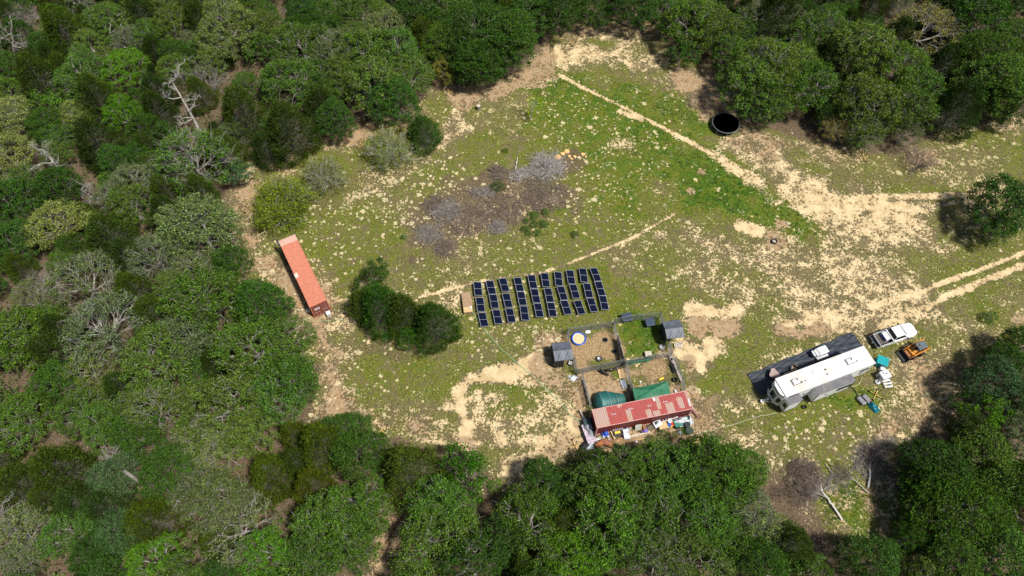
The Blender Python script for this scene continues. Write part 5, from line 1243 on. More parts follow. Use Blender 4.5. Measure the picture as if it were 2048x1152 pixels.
MB().box((x1 - 1.0, y0 - .0, 2.4), (1.2, .05, .4)).build('window_pane', GLASS, tr_)
MB().box((x1 - 1.1, y0 - .0, 1.7), (.9, .05, .12)).build('vent', CHAR, tr_); MB().box((x1 - 1.0, y0 - .0, 1.2), (.2, .05, .15)).build('hatch', CHAR, tr_)
MB().box((x1 - 3, y1 + .0, 1.6), (.8, .05, 1.9)).build('door', WHITE, tr_)
for (px, py) in ((1592, 762.5), (1700, 721.5)):
    q = W(px, py, TH + .2) - ctr; q = Matrix.Rotation(-tz, 4, 'Z') @ Vector((q.x, q.y, 0))
    ac = MB().box((q.x, q.y, TH + .17), (1.0, .72, .26), taper=.82).build('air_conditioner', WHITE, tr_, bevel=.08)
    MB().lathe([(.0, .31), (.12, .315), (.13, .30)], (q.x + .22, q.y + .12, TH), 16).build('fan_grille', CHAR, ac)
    MB().box((q.x, q.y, TH + .055), (1.1, .82, .03)).build('gasket', SLATE, ac)
for (px, py, s) in ((1651, 739, .12), (1655, 748, .1), (1604, 764, .12), (1611, 761, .08), (1714, 722, .08)):
    q = W(px, py, TH + .1) - ctr; q = Matrix.Rotation(-tz, 4, 'Z') @ Vector((q.x, q.y, 0)); MB().lathe([(s, .04), (s, .16), (s * .6, .2), (0, .2)], (q.x, q.y, TH), 10).build('roof_vent', GREY, tr_)
q = W(1629, 744, TH + .1) - ctr; q = Matrix.Rotation(-tz, 4, 'Z') @ Vector((q.x, q.y, 0))
MB().box((q.x, q.y, TH + .09), (.5, .45, .09)).build('skylight', mat('bluish_plastic', (.62, .68, .74), .3), tr_, bevel=.03)
for sx_ in (x0 + 7.6, x0 + 8.5):
    for y in (y0 + .2, y1 - .2): MB().lathe([(0, -.11), (.34, -.11), (.37, 0), (.34, .11), (0, .11)], M=Matrix.Translation((sx_, y, .37)) @ Matrix.Rotation(math.pi / 2, 4, 'X'), n=20).build('wheel', BLACK, tr_)
hm = MB().tube([(x0 - .3, -.6, .5), (x0 - 1.3, 0, .5), (x0 - .3, .6, .5)], .06, 6); hm.tube([(x0 - 1.2, 0, .05), (x0 - 1.2, 0, .8)], .05, 6); hm.build('tow_hitch', STEEL, tr_)
MB().lathe([(.0, .52), (.15, .52), (.16, .8), (.12, .95), (.06, 1.0), (0, 1.0)], (x0 - .75, 0, 0), 14).build('gas_bottle', CREAM, tr_); MB().lathe([(.0, .0), (.2, .0), (.23, .3), (.2, .32), (0, .3)], (x0 - 1.35, .1, 0), 14).build('hitch_cover', CREAM, tr_)
# ground sheet
P = [W(1494, 749), W(1703, 664), W(1745, 716), W(1521, 791)]
def fn(u, v):
    q = P[0].lerp(P[1], u).lerp(P[3].lerp(P[2], u), v)
    e = .04 * math.sin(u * 37) * (v < .03) + .04 * math.sin(u * 19 + 2) * (v < .03)
    return (q.x - e * .3, q.y + e, .045 + .02 * math.sin(u * 31 + 4 * math.sin(v * 5)) * math.sin(v * 29 + u * 9))
m, t, b_ = new_mat('weed_cloth'); tc = N(t, 'ShaderNodeTexCoord')
mp = N(t, 'ShaderNodeMapping'); mp.inputs['Rotation'].default_value = (0, 0, -tz + .12); t.links.new(tc.outputs['Object'], mp.inputs[0]); mq = N(t, 'ShaderNodeMapping'); mq.inputs['Scale'].default_value = (.8, 4.0, 1); t.links.new(mp.outputs[0], mq.inputs[0]); mp = mq
cr = noise_n(t, mp.outputs[0], 1.3, 6, .75)
t.links.new(mix_n(t, smooth_n(t, cr, .50, .72), (0.008, 0.013, 0.024), (0.085, 0.105, 0.140)), b_.inputs['Base Color']); b_.inputs['Roughness'].default_value = .5
bn = N(t, 'ShaderNodeBump'); bn.inputs['Strength'].default_value = .8; bn.inputs['Distance'].default_value = .06; t.links.new(cr, bn.inputs['Height']); t.links.new(bn.outputs[0], b_.inputs['Normal'])
tag(MB().grid(fn, 110, 26).build('ground_sheet', m), 'long black creased ground sheet spread beside the white trailer', 'ground sheet')
# white grill cart on the sheet
p = W(1643, 703.5, .9); o = thing('utility_box', 'white box-shaped unit with a low step, standing on the black ground sheet', 'box', (p.x, p.y, 0), tz)
MB().box((0, .1, .55), (1.8, .85, 1.0)).build('body', WHITE, o, bevel=.03); MB().box((.12, .1, 1.08), (1.5, .98, .06)).build('top', WHITE, o, bevel=.01)
MB().box((0, -.58, .45), (1.7, .28, .06)).build('step', WHITE, o, bevel=.01)
for k in (-.55, -.4): MB().box((k, .1, 1.12), (.05, .95, .02)).build('seam', CHAR, o)
for x in (-.8, .8): MB().box((x, -.5, .22), (.05, .4, .4)).build('leg', STEEL, o)
MB().box((-1.05, .15, .85), (.22, .8, .05)).build('shelf', CREAM, o)
p = W(1548.5, 747, .8); o = thing('garden_table', 'small brown rounded-triangle table casting a dark shadow on the black sheet', 'table', (p.x, p.y, 0), .6)
MB().prism([(math.cos(a) * .62 * (1 - .22 * math.cos(3 * a)), math.sin(a) * .62 * (1 - .22 * math.cos(3 * a))) for a in [k * 6.2832 / 24 for k in range(24)]], .78, .84).build('top', mat('stone_brown', (.33, .24, .21), .7, var=.25, scale=5), o)
MB().lathe([(.3, .0), (.12, .06), (.08, .5), (.2, .78)], n=12).build('pedestal', CHAR, o)
p = W(1588, 737, .6); o = thing('lawn_chair', 'patterned brown folding chair beside the trailer on the black sheet', 'chair', (p.x, p.y, 0), -.5)
PAT = mat('patterned_fabric', (.27, .20, .15), .8, var=.8, scale=9)
MB().box((0, 0, .42), (.55, .55, .05)).build('seat', PAT, o); MB().box((0, .3, .75), (.55, .05, .65), 0, None).build('backrest', PAT, o)
for x in (-.26, .26): 
    MB().tube([(x, -.26, 0), (x, .3, .7)], .02, 5).build('leg', CHAR, o); MB().tube([(x, .28, 0), (x, -.26, .55)], .02, 5).build('leg', CHAR, o); MB().box((x * 1.1, 0, .62), (.07, .5, .04)).build('armrest', PLY, o)
for k, (a, b2) in enumerate([((1569, 748), (1583, 743)), ((1572, 750), (1587, 746))]):
    c = W((a[0] + b2[0]) / 2, (a[1] + b2[1]) / 2, .1); o = MB().box((0, 0, .05), (1.3, .16, .07)).build('plank', LUMBER, bevel=.01); o.location = (c.x, c.y, .05); o.rotation_euler = (0, 0, tz); tag(o, ['upper pale plank on the black sheet by the trailer wall', 'lower pale plank on the black sheet by the trailer wall'][k], 'plank')
# tanks and tubs at the rear
def rounded_tote(name, px, py, dim, rz, m, lb, cat):
    p = W(px, py, dim[2] * .6); o = thing(name, lb, cat, (p.x, p.y, 0), rz)
    MB().box((0, 0, dim[2] / 2 + .02), dim).build('body', m, o, bevel=.12)
    return o
o = rounded_tote('deck_box', 1763, 724, (1.35, 1.2, 1.0), -.45, TEAL, 'large turquoise tote box at the rear end of the trailer', 'box')
MB().box((0, 0, 1.05), (1.42, 1.27, .07)).build('lid', TEAL, o, bevel=.03); MB().box((.0, -.65, .6), (.25, .05, .1)).build('latch', CHAR, o)
o = rounded_tote('water_tank', 1768, 751, (1.3, 1.1, 1.15), .35, CREAM, 'white cube-shaped water tank below the turquoise box', 'tank')
for (x, y) in ((-.2, .22), (.12, .05)): MB().lathe([(0, 1.22), (.09, 1.22), (.1, 1.15)], (x, y, 0), 12).build('cap', CHAR, o)
MB().box((-.66, .1, .6), (.04, .4, .5)).build('panel', GREY, o); MB().box((.3, 0, 1.175), (.06, .95, .03)).build('rib', CREAM, o)
o = MB().lathe([(0, .55), (.3, .55), (.36, .45), (.36, .1), (.3, 0)], n=20).build('round_tub', CREAM); o.location = W(1765, 738, .4) * 1; o.location.z = 0; tag(o, 'round white tub between the turquoise box and the white water tank', 'tub')
p = W(1755, 764, .1); o = thing('hose_reel', 'white coil of hose at the foot of the white water tank', 'hose reel', p)
for k in range(3): MB().tube([(math.cos(a / 20 * 6.2832) * (.3 - .07 * k), math.sin(a / 20 * 6.2832) * (.3 - .07 * k), .06 + .06 * k) for a in range(21)], .04, 5).build('coil', CREAM, o)
p = W(1774, 768, .1); o = thing('white_pallet', 'small slatted white rack lying right below the white water tank', 'pallet', p, .12)
for k in range(3): MB().box((0, .42 - k * .42, .14), (1.05, .2, .06)).build('slat', CREAM, o)
for x in (-.42, .42): MB().box((x, 0, .06), (.1, 1.05, .09)).build('runner', GREY, o)
gp = mat('grey_plastic', (.20, .195, .22), .5, var=.15)
for k, (px, py) in enumerate([(1723, 801), (1733.5, 797)]):
    p = W(px, py, .3); o = thing('waste_tank', ['left one of the two flat grey portable tanks', 'right one of the two flat grey portable tanks'][k], 'tank', (p.x, p.y, 0), -1.05)
    MB().box((0, 0, .22), (1.2, .62, .38)).build('body', gp, o, bevel=.12); MB().box((-.3, 0, .43), (.3, .3, .04)).build('rib', gp, o, bevel=.015); MB().box((.3, 0, .43), (.3, .3, .04)).build('rib', gp, o, bevel=.015)
    MB().lathe([(.07, .4), (.07, .48), (0, .48)], (.5, .15, 0), 10).build('cap', RED if k else CREAM, o)
o = heap('tarp_bundle', 1746, 811, 1.1, .45, .5, mat('teal_wrap', (.0, .14, .18), .35, var=.4, scale=2), 'blue-green tarp bundle beside the grey tanks', 'tarp', 5, -1.0)
o = MB().lathe([(0, .02), (.22, .02), (.26, .3), (.22, .3), (.2, .06), (0, .06)], n=16).build('black_bucket', BLACK); o.location = W(1608, 815); tag(o, 'black bucket on the grass below the front slide-out', 'bucket')

# ------------------------------------------------------------ pole stands with crossed feet
LOC = ['above the trees at the lower left of the sand', 'below the hose between red container and trailer', 'beside the grey tanks behind the trailer', 'by the thicket bush above the orange container', 'left of the budding shrub', 'on the bare patch at the top', 'under the oaks above the sandy track', 'at the left end of the junk', 'at the wood edge upper left']
for i, (px, py, h, a) in enumerate([(763, 860, 1.0, .75), (1397, 883, 2.1, .25), (1751, 790, 1.9, .95), (499, 418, 2.2, .95), (724, 291, 1.5, .6), (1142, 86, 2.0, .3), (1728, 315, 1.5, .1), (1151, 892, 1.6, .4), (901, 186, 1.6, .8)]):
    p = W(px, py); o = thing('cross_foot_stand', 'thin pole on crossed wooden feet ' + LOC[i], 'pole stand', p, a)
    YW = mat('yellow_wood', (.55, .36, .12), .8, var=.2)
    for k in (0, 1):
        MB().box((0, 0, .07 + .05 * k), ((1.7, .09, .05) if not k else (.09, 1.7, .05))).build('foot', YW, o)
    for x, y in ((.85, 0), (-.85, 0), (0, .85), (0, -.85)): MB().box((x, y, .08), (.17, .17, .14)).build('foot_block', BLACK, o)
    MB().tube([(0, 0, .1), (0, 0, h)], .035, 5).build('pole', mat('brown_pole', (.10, .05, .025), .8), o)
    MB().box((0, 0, h + .02), (.12, .12, .1)).build('cap', BLACK, o)

# ------------------------------------------------------------ pickup truck
tp = W(1790, 669, .8); ty = yaw_of((1751.5, 685), (1833, 658), .8)
tk = thing('pickup_truck', 'white crew cab pickup truck with an open bed parked near the trailer', 'pickup truck', (tp.x, tp.y, 0), ty)
TWH = mat('truck_paint', (0.80, 0.81, 0.82), .22, var=.02)
LT, WT = 6.0, 2.0
# section outline of the lower body along x: (x, half width, z bottom, z top)
SEC = [(3.0, .62, .45, .78), (2.92, .80, .42, .92), (2.6, .93, .40, 1.04), (2.0, .985, .40, 1.10), (1.1, 1.0, .40, 1.14), (.2, 1.0, .40, 1.15), (-.8, 1.0, .40, 1.15)]
mb = MB(); ring = []
for x, w, zb, zt in SEC: ring.append([(x, -w, zb), (x, -w, (zb + zt) / 2), (x, -w * .97, zt - .1), (x, -w * .82, zt), (x, 0, zt + .035), (x, w * .82, zt), (x, w * .97, zt - .1), (x, w, (zb + zt) / 2), (x, w, zb)])
vs = [p for r_ in ring for p in r_]; n = 9; fs = []
for i in range(len(ring) - 1):
    for k in range(n - 1): fs.append((i * n + k, i * n + k + 1, (i + 1) * n + k + 1, (i + 1) * n + k))
    fs.append(((i + 1) * n, (i + 1) * n + n - 1, i * n + n - 1, i * n))
fs.append(tuple(range(n))); fs.append(tuple((len(ring) - 1) * n + k for k in range(n - 1, -1, -1)))
mb.add(vs, fs).build('body', TWH, tk, smooth=False, bevel=.02)
# cab
mb = MB(); cab = [(1.30, .86, 1.14), (.55, .72, 1.82), (.2, .74, 1.87), (-.70, .74, 1.86), (-.86, .82, 1.16)]
vs = []; 
for x, w, z in cab: vs += [(x, -w, z), (x, 0, z + .03), (x, w, z)]
vs += [(-.84, -.9, 1.12), (1.28, -.92, 1.10), (1.28, .92, 1.10), (-.84, .9, 1.12)]
fs = []
for i in range(4): fs += [(3 * i, 3 * i + 1, 3 * i + 4, 3 * i + 3), (3 * i + 1, 3 * i + 2, 3 * i + 5, 3 * i + 4)]
fs += [(0, 3, 6, 9, 12, 15, 16), (2, 17, 18, 14, 11, 8, 5)]
mb.add(vs, fs).build('cab', TWH, tk, bevel=.02)
MB().add([(1.22, -.76, 1.225), (1.30, 0, 1.20), (1.22, .76, 1.225), (.62, .66, 1.785), (.66, 0, 1.80), (.62, -.66, 1.785)], [(0, 1, 4, 5), (1, 2, 3, 4)]).build('windshield', GLASS, tk)
MB().add([(-.74, -.70, 1.79), (-.74, .70, 1.79), (-.875, .74, 1.26), (-.875, -.74, 1.26)], [(0, 1, 2, 3)]).build('rear_window', GLASS, tk)
for s in (-1, 1):
    MB().add([(1.0, s * .875, 1.24), (.50, s * .775, 1.74), (-.05, s * .785, 1.76), (-.05, s * .895, 1.22)], [(0, 1, 2, 3)]).build('side_window', GLASS, tk)
    MB().add([(-.12, s * .895, 1.22), (-.12, s * .785, 1.76), (-.66, s * .785, 1.74), (-.76, s * .885, 1.24)], [(0, 1, 2, 3)]).build('side_window', GLASS, tk)
    MB().box((1.0, s * 1.12, 1.2), (.16, .24, .2)).build('mirror', BLACK, tk, bevel=.03)
    MB().box((-1.93, s * .94, .83), (2.12, .13, .68)).build('bed_side', TWH, tk, bevel=.03)
    MB().box((-1.93, s * .93, 1.185), (2.12, .10, .03)).build('bed_rail', CHAR, tk)
    MB().box((2.93, s * .66, .80), (.1, .3, .16)).build('headlight', GLASS, tk); MB().box((-3.0, s * .93, .95), (.04, .13, .32)).build('tail_light', RED, tk)
    for x in (1.85, -1.75):
        w_ = MB().lathe([(0, -.13), (.34, -.13), (.39, -.08), (.39, .08), (.34, .13), (0, .13)], M=Matrix.Translation((x, s * .90, .39)) @ Matrix.Rotation(math.pi / 2, 4, 'X'), n=22).build('wheel', BLACK, tk, smooth=False)
        MB().lathe([(0, -.145), (.2, -.14), (.22, -.1), (.22, .1), (.2, .14), (0, .145)], M=Matrix.Translation((x, s * .90, .39)) @ Matrix.Rotation(math.pi / 2, 4, 'X'), n=16).build('rim', STEEL, w_)
        MB().lathe([(.40, -.05), (.48, -.05), (.48, .05), (.40, .05)], M=Matrix.Translation((x, s * .965, .42)) @ Matrix.Rotation(math.pi / 2, 4, 'X'), n=22).build('wheel_arch', TWH, tk)
MB().box((-1.95, 0, .56), (2.1, 1.74, .1)).build('bed_floor', mat('bed_liner', (.085, .07, .062), .8, var=.35, scale=5), tk)
MB().box((-.92, 0, .86), (.06, 1.75, .58)).build('bed_front', BLACK, tk)
MB().box((-2.97, 0, .86), (.09, 1.74, .58)).build('tailgate', CHAR, tk, bevel=.02); MB().box((-2.97, 0, 1.16), (.1, 1.78, .035)).build('tailgate_rail', STEEL, tk)
MB().box((-3.12, 0, .58), (.2, 1.9, .2)).build('rear_bumper', STEEL, tk, bevel=.04); MB().box((-3.3, 0, .5), (.22, .08, .08)).build('tow_hitch', STEEL, tk)
MB().box((2.98, 0, .56), (.16, 1.5, .22)).build('front_bumper', TWH, tk, bevel=.06); MB().box((3.0, 0, .78), (.05, 1.0, .14)).build('grille', CHAR, tk)
MB().box((-1.0, 0, 1.22), (.12, 1.9, .07)).build('headache_rack', WHITE, tk)
p = tk.matrix_basis @ Vector((-1.52, .12, 0)); o = thing('cooler_box', 'white cooler with a blue front in the bed of the pickup truck', 'cooler', (p.x, p.y, .62), ty)
MB().box((.06, 0, .26), (.62, 1.15, .5)).build('body', CREAM, o, bevel=.04); MB().box((-.28, 0, .3), (.06, .95, .26)).build('label_band', BLUE, o); MB().box((.06, 0, .54), (.66, 1.19, .06)).build('lid', CREAM, o, bevel=.02)
p = tk.matrix_basis @ Vector((-.98, -.0, 0)); o = thing('spare_bag', 'black bag squeezed between the cooler and the truck cab', 'bag', (p.x + .1, p.y, 1.2), ty)
MB().box((.16, -.25, .18), (.3, 1.0, .3)).build('body', BLACK, o, bevel=.1)

# ------------------------------------------------------------ skid steer loader
sp = W(1829.5, 701, .7); sy = ty + math.pi + .06
sk = thing('skid_steer', 'small yellow skid steer loader with a dark cab roof behind the pickup truck', 'loader', (sp.x, sp.y, 0), sy)
MB().box((-.15, 0, .62), (2.0, .95, .72)).build('body', ORANGE, sk, bevel=.06)
MB().prism([(-1.25, -.5), (-.75, -.5), (-.75, .5), (-1.25, .5)], .55, 1.35).build('engine_cover', ORANGE, sk)
MB().box((1.05, 0, .55), (.5, .95, .25)).build('front_deck', RUST, sk, bevel=.03)
for s in (-1, 1):
    MB().box((-.15, s * .56, .58), (2.0, .16, .4)).build('chain_case', ORANGE, sk, bevel=.03)
    MB().box((-1.28, s * .66, 1.35), (.26, .16, .9)).build('rear_tower', ORANGE, sk, bevel=.03)
    MB().tube([(-1.35, s * .66, 1.78), (-.3, s * .68, 1.62), (.8, s * .68, 1.1), (1.25, s * .66, .45)], [.085, .09, .08, .07], 6).build('lift_arm', ORANGE, sk)
    MB().tube([(-.9, s * .62, .95), (.2, s * .68, 1.3)], .04, 6).build('cylinder', STEEL, sk)
    for x in (-.75, .5):
        w_ = MB().lathe([(0, -.14), (.3, -.14), (.41, -.11), (.41, .11), (.3, .14), (0, .14)], M=Matrix.Translation((x, s * .80, .41)) @ Matrix.Rotation(math.pi / 2, 4, 'X'), n=20).build('wheel', BLACK, sk)
        MB().lathe([(0, -.15), (.19, -.145), (.19, .145), (0, .15)], M=Matrix.Translation((x, s * .80, .41)) @ Matrix.Rotation(math.pi / 2, 4, 'X'), n=14).build('rim', ORANGE, w_)
    for x in (-.85, .3): MB().tube([(x, s * .45, .95), (x - .02, s * .43, 1.98)], .04, 6).build('cab_post', BLACK, sk)
MB().box((-.30, 0, 2.02), (1.3, 1.0, .09)).build('cab_roof', mat('cab_roof_grey', (.10, .115, .135), .4, var=.1), sk, bevel=.04)
MB().box((-.02, -.1, 2.075), (.2, .25, .03)).build('roof_hatch', BLACK, sk)
MB().box((-.45, 0, 1.2), (.12, .5, .6)).build('seat_back', BLACK, sk, bevel=.04); MB().box((-.2, 0, .98), (.5, .5, .12)).build('seat', BLACK, sk, bevel=.04)
MB().box((-1.2, 0, 1.5), (.06, 1.3, .1)).build('cross_bar', ORANGE, sk)
bk = MB(); prof = [(1.35, .75), (1.3, .1), (1.45, .04), (2.0, .06), (2.0, .10), (1.47, .10), (1.38, .2), (1.42, .75)]
n = len(prof); bk.add([(x, y, z) for y in (-.85, .85) for x, z in prof], [(i, (i + 1) % n, n + (i + 1) % n, n + i) for i in range(n)])
for y in (-.85, .83): bk.add([(1.38, y, .75), (1.36, y, .1), (2.0, y, .1), (1.38, y + .03, .75), (1.36, y + .03, .1), (2.0, y + .03, .1)], [(0, 1, 2), (5, 4, 3), (0, 2, 5, 3), (1, 0, 3, 4), (2, 1, 4, 5)])
bk.build('bucket', BLACK, sk)

# ------------------------------------------------------------ trampoline, fire ring, stumps, logs
p = W(1452, 246, .85); o = thing('trampoline', 'round black trampoline with a grey rim beside the oaks', 'trampoline', (p.x, p.y, 0))
MB().lathe([(0, .80), (1.95, .84)], n=44).build('mat', mat('trampoline_mat', (.006, .007, .011), .5, var=.4, scale=6), o)
MB().lathe([(2.08, .86), (2.2, .87), (2.24, .83), (2.2, .80), (2.08, .82), (2.08, .86)], n=44).build('frame', mat('frame_grey', (.075, .08, .09), .6), o, smooth=True)
sp_ = MB()
for k in range(72): a = k * 6.2832 / 72; sp_.tube([(1.93 * math.cos(a), 1.93 * math.sin(a), .84), (2.12 * math.cos(a), 2.12 * math.sin(a), .85)], .012, 4)
so = sp_.build('springs', STEEL, o)
for k in range(8): a = k * 6.2832 / 8; MB().tube([(2.18 * math.cos(a), 2.18 * math.sin(a), 0), (2.18 * math.cos(a), 2.18 * math.sin(a), .83)], .03, 6).build('leg', STEEL, o)
p = W(1549, 482, .2); o = thing('fire_ring', 'small round dark fire ring with ash in the meadow', 'fire ring', (p.x, p.y, 0))
MB().lathe([(.3, .02), (.33, .28), (.40, .30), (.42, .27), (.40, 0)], n=26).build('rim', mat('burnt_steel', (.045, .025, .025), .7), o); MB().lathe([(0, .14), (.2, .12), (.31, .06)], n=18).build('ash', mat('ash', (.38, .34, .32), .95, var=.4, scale=9), o)
def stump(px, py, r_, h, lb, name='tree_stump'):
    p = W(px, py, h); o = thing(name, lb, 'stump' if name == 'tree_stump' else 'log', (p.x, p.y, 0), px)
    MB().lathe([(r_ * 1.12, -.05), (r_, h * .3), (r_ * .97, h - .02)], n=14).build('bark', M_BARK, o); MB().lathe([(0, h + .004), (r_ * .98, h - .015)], n=14).build('cut_face', mat('cut_wood' if name == 'tree_stump' else 'fresh_cut_wood', (.5, .42, .32) if name == 'tree_stump' else (.70, .40, .15), .85, var=.12, scale=5), o)
stump(957, 211, .33, .8, 'pale-topped tree stump near the upper edge of the meadow')
LG = ['largest', 'second largest', 'third largest', 'small upper right', 'lower middle', 'lower right', 'outlying', 'tiny right']
for i, (px, py, r_) in enumerate([(1116, 314, .5), (1126, 307, .36), (1134, 302, .42), (1139, 312, .25), (1143, 317, .19), (1150, 313, .26), (1166, 308, .3), (1172, 313, .18)]):
    stump(px, py, r_, .16 + .03 * (i % 3), f'{LG[i]} orange cut log round beside the brush pile', 'log_round')

# ------------------------------------------------------------ brush piles and fallen limbs
def brush(px, py, rp, n, m, seed, lb, zc=.5, L=1.6, aniso=0, rz=0):
    r2 = np.random.default_rng(seed); T = Tubes(); p = W(px, py); s = rp * mpp(px, py)
    for i in range(n):
        a = r2.random() * 6.283; q = s * r2.random() ** .6; c = np.array([math.cos(a) * q, math.sin(a) * q * (1 - aniso), r2.random() * zc * (1.2 - q / s)])
        if rz: c[:2] = (c[0] * math.cos(rz) - c[1] * math.sin(rz), c[0] * math.sin(rz) + c[1] * math.cos(rz))
        b2 = r2.random() * 6.283; d = np.array([math.cos(b2), math.sin(b2), r2.normal() * .25]); l = L * r2.uniform(.4, 1.2)
        mid = c + r2.normal(size=3) * .14 * l; mid[2] = max(.02, mid[2])
        e0, e1 = c - d * l / 2, c + d * l / 2; e0[2] = max(.0, e0[2]); e1[2] = max(.0, e1[2])
        T.add(bezier(e0, mid * 2 - (e0 + e1) / 2, e1, 5), r2.uniform(.018, .05), .010, 3)
        for k in range(2):
            f = e0 + (e1 - e0) * r2.uniform(.3, .9); g = f + (d + r2.normal(size=3) * .6) * l * .3; g[2] = max(0, g[2]); T.add(bezier(f, (f + g) / 2 + r2.normal(size=3) * .05, g, 3), .016, .006, 3)
    return tag(link('brush_pile', T.mesh('brush_pile', m), None, p), lb, 'brush pile')
ASHW = mat('silvery_wood', (.37, .345, .32), .9, var=.25)
brush(1092, 333, 34, 260, ASHW, 1, 'dense silvery brush heap at the upper right of the brown pile', 1.1, 2.6)
brush(1040, 350, 24, 80, ASHW, 2, 'thin silvery brush left of the dense silvery heap', .4, 2.0, .4, .6)
brush(995, 345, 20, 160, M_BROWNTWIG, 3, 'small dark brown brush heap above the round green shrub', .6, 1.4)
brush(965, 385, 26, 70, M_TWIG, 4, 'thin grey branches left of the round green shrub', .35, 2.0, .6)
brush(895, 425, 30, 150, M_TWIG, 5, 'grey tangled branches in the left part of the brown pile', .8, 2.4, .2, .9)
brush(868, 410, 24, 160, M_BROWNTWIG, 6, 'dark brown twigs above the grey tangled branches', .5, 1.6)
brush(860, 468, 30, 130, M_TWIG, 7, 'grey branches at the lower left end of the brown pile', .6, 2.2, .3)
brush(890, 497, 22, 170, M_BROWNTWIG, 8, 'dark twigs at the lowest end of the brown pile', .6, 1.6)
brush(1000, 425, 50, 260, M_BROWNTWIG, 9, 'scattered brown sticks in the middle of the brown pile', .2, 1.8)
brush(1090, 390, 48, 300, M_BROWNTWIG, 10, 'scattered brown sticks in the right part of the brown pile', .2, 1.8)
brush(995, 455, 18, 110, M_TWIG, 11, 'small loose stick heap at the lower middle of the brown pile', .4, 1.5)
brush(930, 440, 40, 200, M_BROWNTWIG, 12, 'scattered brown sticks in the left part of the brown pile', .2, 1.8)
brush(1610, 960, 40, 300, M_BROWNTWIG, 13, 'brown twig litter below the twiggy bushes at the lower right', .8, 1.8)
brush(1735, 925, 36, 160, M_TWIG, 14, 'grey twig litter around the curved dead limb', .5, 1.8)
brush(1385, 200, 20, 40, M_BROWNTWIG, 15, 'few dark sticks on the bare dirt under the upper oaks', .1, 1.0)
def limb(name, pts, r0, r1, m, lb, tw=10, seed=0, h=.25, twl=1.6):
    r_ = np.random.default_rng(seed); P = np.array([list(W(x, y))[:2] + [h if 0 < i < len(pts) - 1 else .1] for i, (x, y) in enumerate(pts)])
    t = np.linspace(0, len(P) - 1, 6 * len(P)); Q = np.stack([np.interp(t, range(len(P)), P[:, k]) for k in range(3)], 1); Q[:, :2] += r_.normal(size=(len(Q), 2)) * .03
    o = thing(name, lb, 'fallen tree', (Q[0][0], Q[0][1], 0)); base = np.array([Q[0][0], Q[0][1], 0]); T = Tubes(); T.add(Q - base, r0, r1, 7); link('trunk', T.mesh('trunk', m), o)
    if tw:
        T = Tubes()
        def gr(p, d, L, rr, k):
            e = p + d * L; e[2] = max(.02, e[2]); T.add(bezier(p, (p + e) / 2 + r_.normal(size=3) * L * .14, e, 5), rr, rr * .5, 4)
            if k:
                for _ in range(4): d2 = d + r_.normal(size=3) * np.array([.7, .7, .3]); gr(p + (e - p) * r_.uniform(.4, 1), d2 / np.linalg.norm(d2), L * .6, rr * .5, k - 1)
        for i in range(tw):
            k = r_.integers(int(len(Q) * .5), len(Q)); d = Q[min(k + 1, len(Q) - 1)] - Q[k - 1]; d /= np.linalg.norm(d) + 1e-9; d = d + r_.normal(size=3) * np.array([.9, .9, .35]); gr(Q[k] - base, d / np.linalg.norm(d), twl, r1 * .8, 3)
        link('branches', T.mesh('branches', M_TWIG), o)
BLEACH = mat('bleached_wood', (.56, .53, .49), .85, var=.15, scale=4)
limb('fallen_tree', [(1683, 1040), (1668, 1018), (1655, 1000), (1642, 983), (1640, 968)], .15, .08, BLEACH, 'bleached bare trunk fallen across the green weeds at the lower right', 9, 1)
limb('fallen_tree', [(1735, 975), (1738, 955), (1737, 930), (1748, 912), (1766, 900)], .14, .07, BLEACH, 'curved grey dead limb with twigs near the lower right trees', 10, 2)
limb('fallen_tree', [(1735, 985), (1715, 968), (1700, 955), (1690, 945)], .07, .04, ASHW, 'thin grey dead branch joining the curved limb from the left', 7, 3)
limb('fallen_tree', [(1650, 928), (1660, 942), (1672, 955)], .06, .035, ASHW, 'short grey branch between the twiggy bushes and the green weeds', 5, 4)
limb('fallen_branch', [(1035, 315), (1033, 330), (1031, 342)], .06, .04, BLEACH, 'short white stick standing out left of the silvery heap', 0, 5)
# broken trunk standing in the lower left woods
b0 = W(295, 971); o = thing('broken_trunk', 'broken pale grey standing trunk in the lower left woods', 'tree trunk', b0)
T = Tubes(); T.add(bezier(np.array([0, 0, 0]), np.array([.2, -.2, 2.8]), np.array([-.1, .1, 5.4]), 9), .27, .2, 9); link('trunk', T.mesh('trunk', M_PALEBARK), o)
mb = MB()
for k in range(5): a = k * 1.25; mb.tube([(-.1 + .12 * math.cos(a), .1 + .12 * math.sin(a), 5.3), (-.1 + .16 * math.cos(a), .1 + .16 * math.sin(a), 5.6 + .12 * k)], [.07, .01], 5)
mb.build('splinters', M_PALEBARK, o)

# ------------------------------------------------------------ things along the red container
def J(px, py, z=.3):
    p = W(px, py, z); return (p.x, p.y)
def jx(name, px, py, lb, cat, rz=cBr, z=.3): x, y = J(px, py, z); return thing(name, lb, cat, (x, y, 0), rz)
o = jx('utility_trailer', 1178, 866, 'mauve utility trailer heaped with a silver tarp at the left end of the red container', 'trailer', yaw_of((1172, 850), (1184, 882)), .6)
MB().box((0, 0, .38), (2.4, 1.1, .4)).build('body', PINK, o, bevel=.08); MB().box((0, 0, .6), (2.46, 1.15, .05)).build('rim', mat('pale_mauve', (.42, .34, .40), .5, var=.3), o)
for y in (-.62, .62): MB().lathe([(0, -.09), (.28, -.09), (.3, 0), (.28, .09), (0, .09)], M=Matrix.Translation((0, y, .29)) @ Matrix.Rotation(math.pi / 2, 4, 'X'), n=16).build('wheel', BLACK, o)
h_ = heap('tarp_bundle', 1178, 861, .95, .5, .45, SILV, 'crumpled silver tarp heaped on the mauve trailer', 'tarp', 8, -1.2); h_.location.z = .62
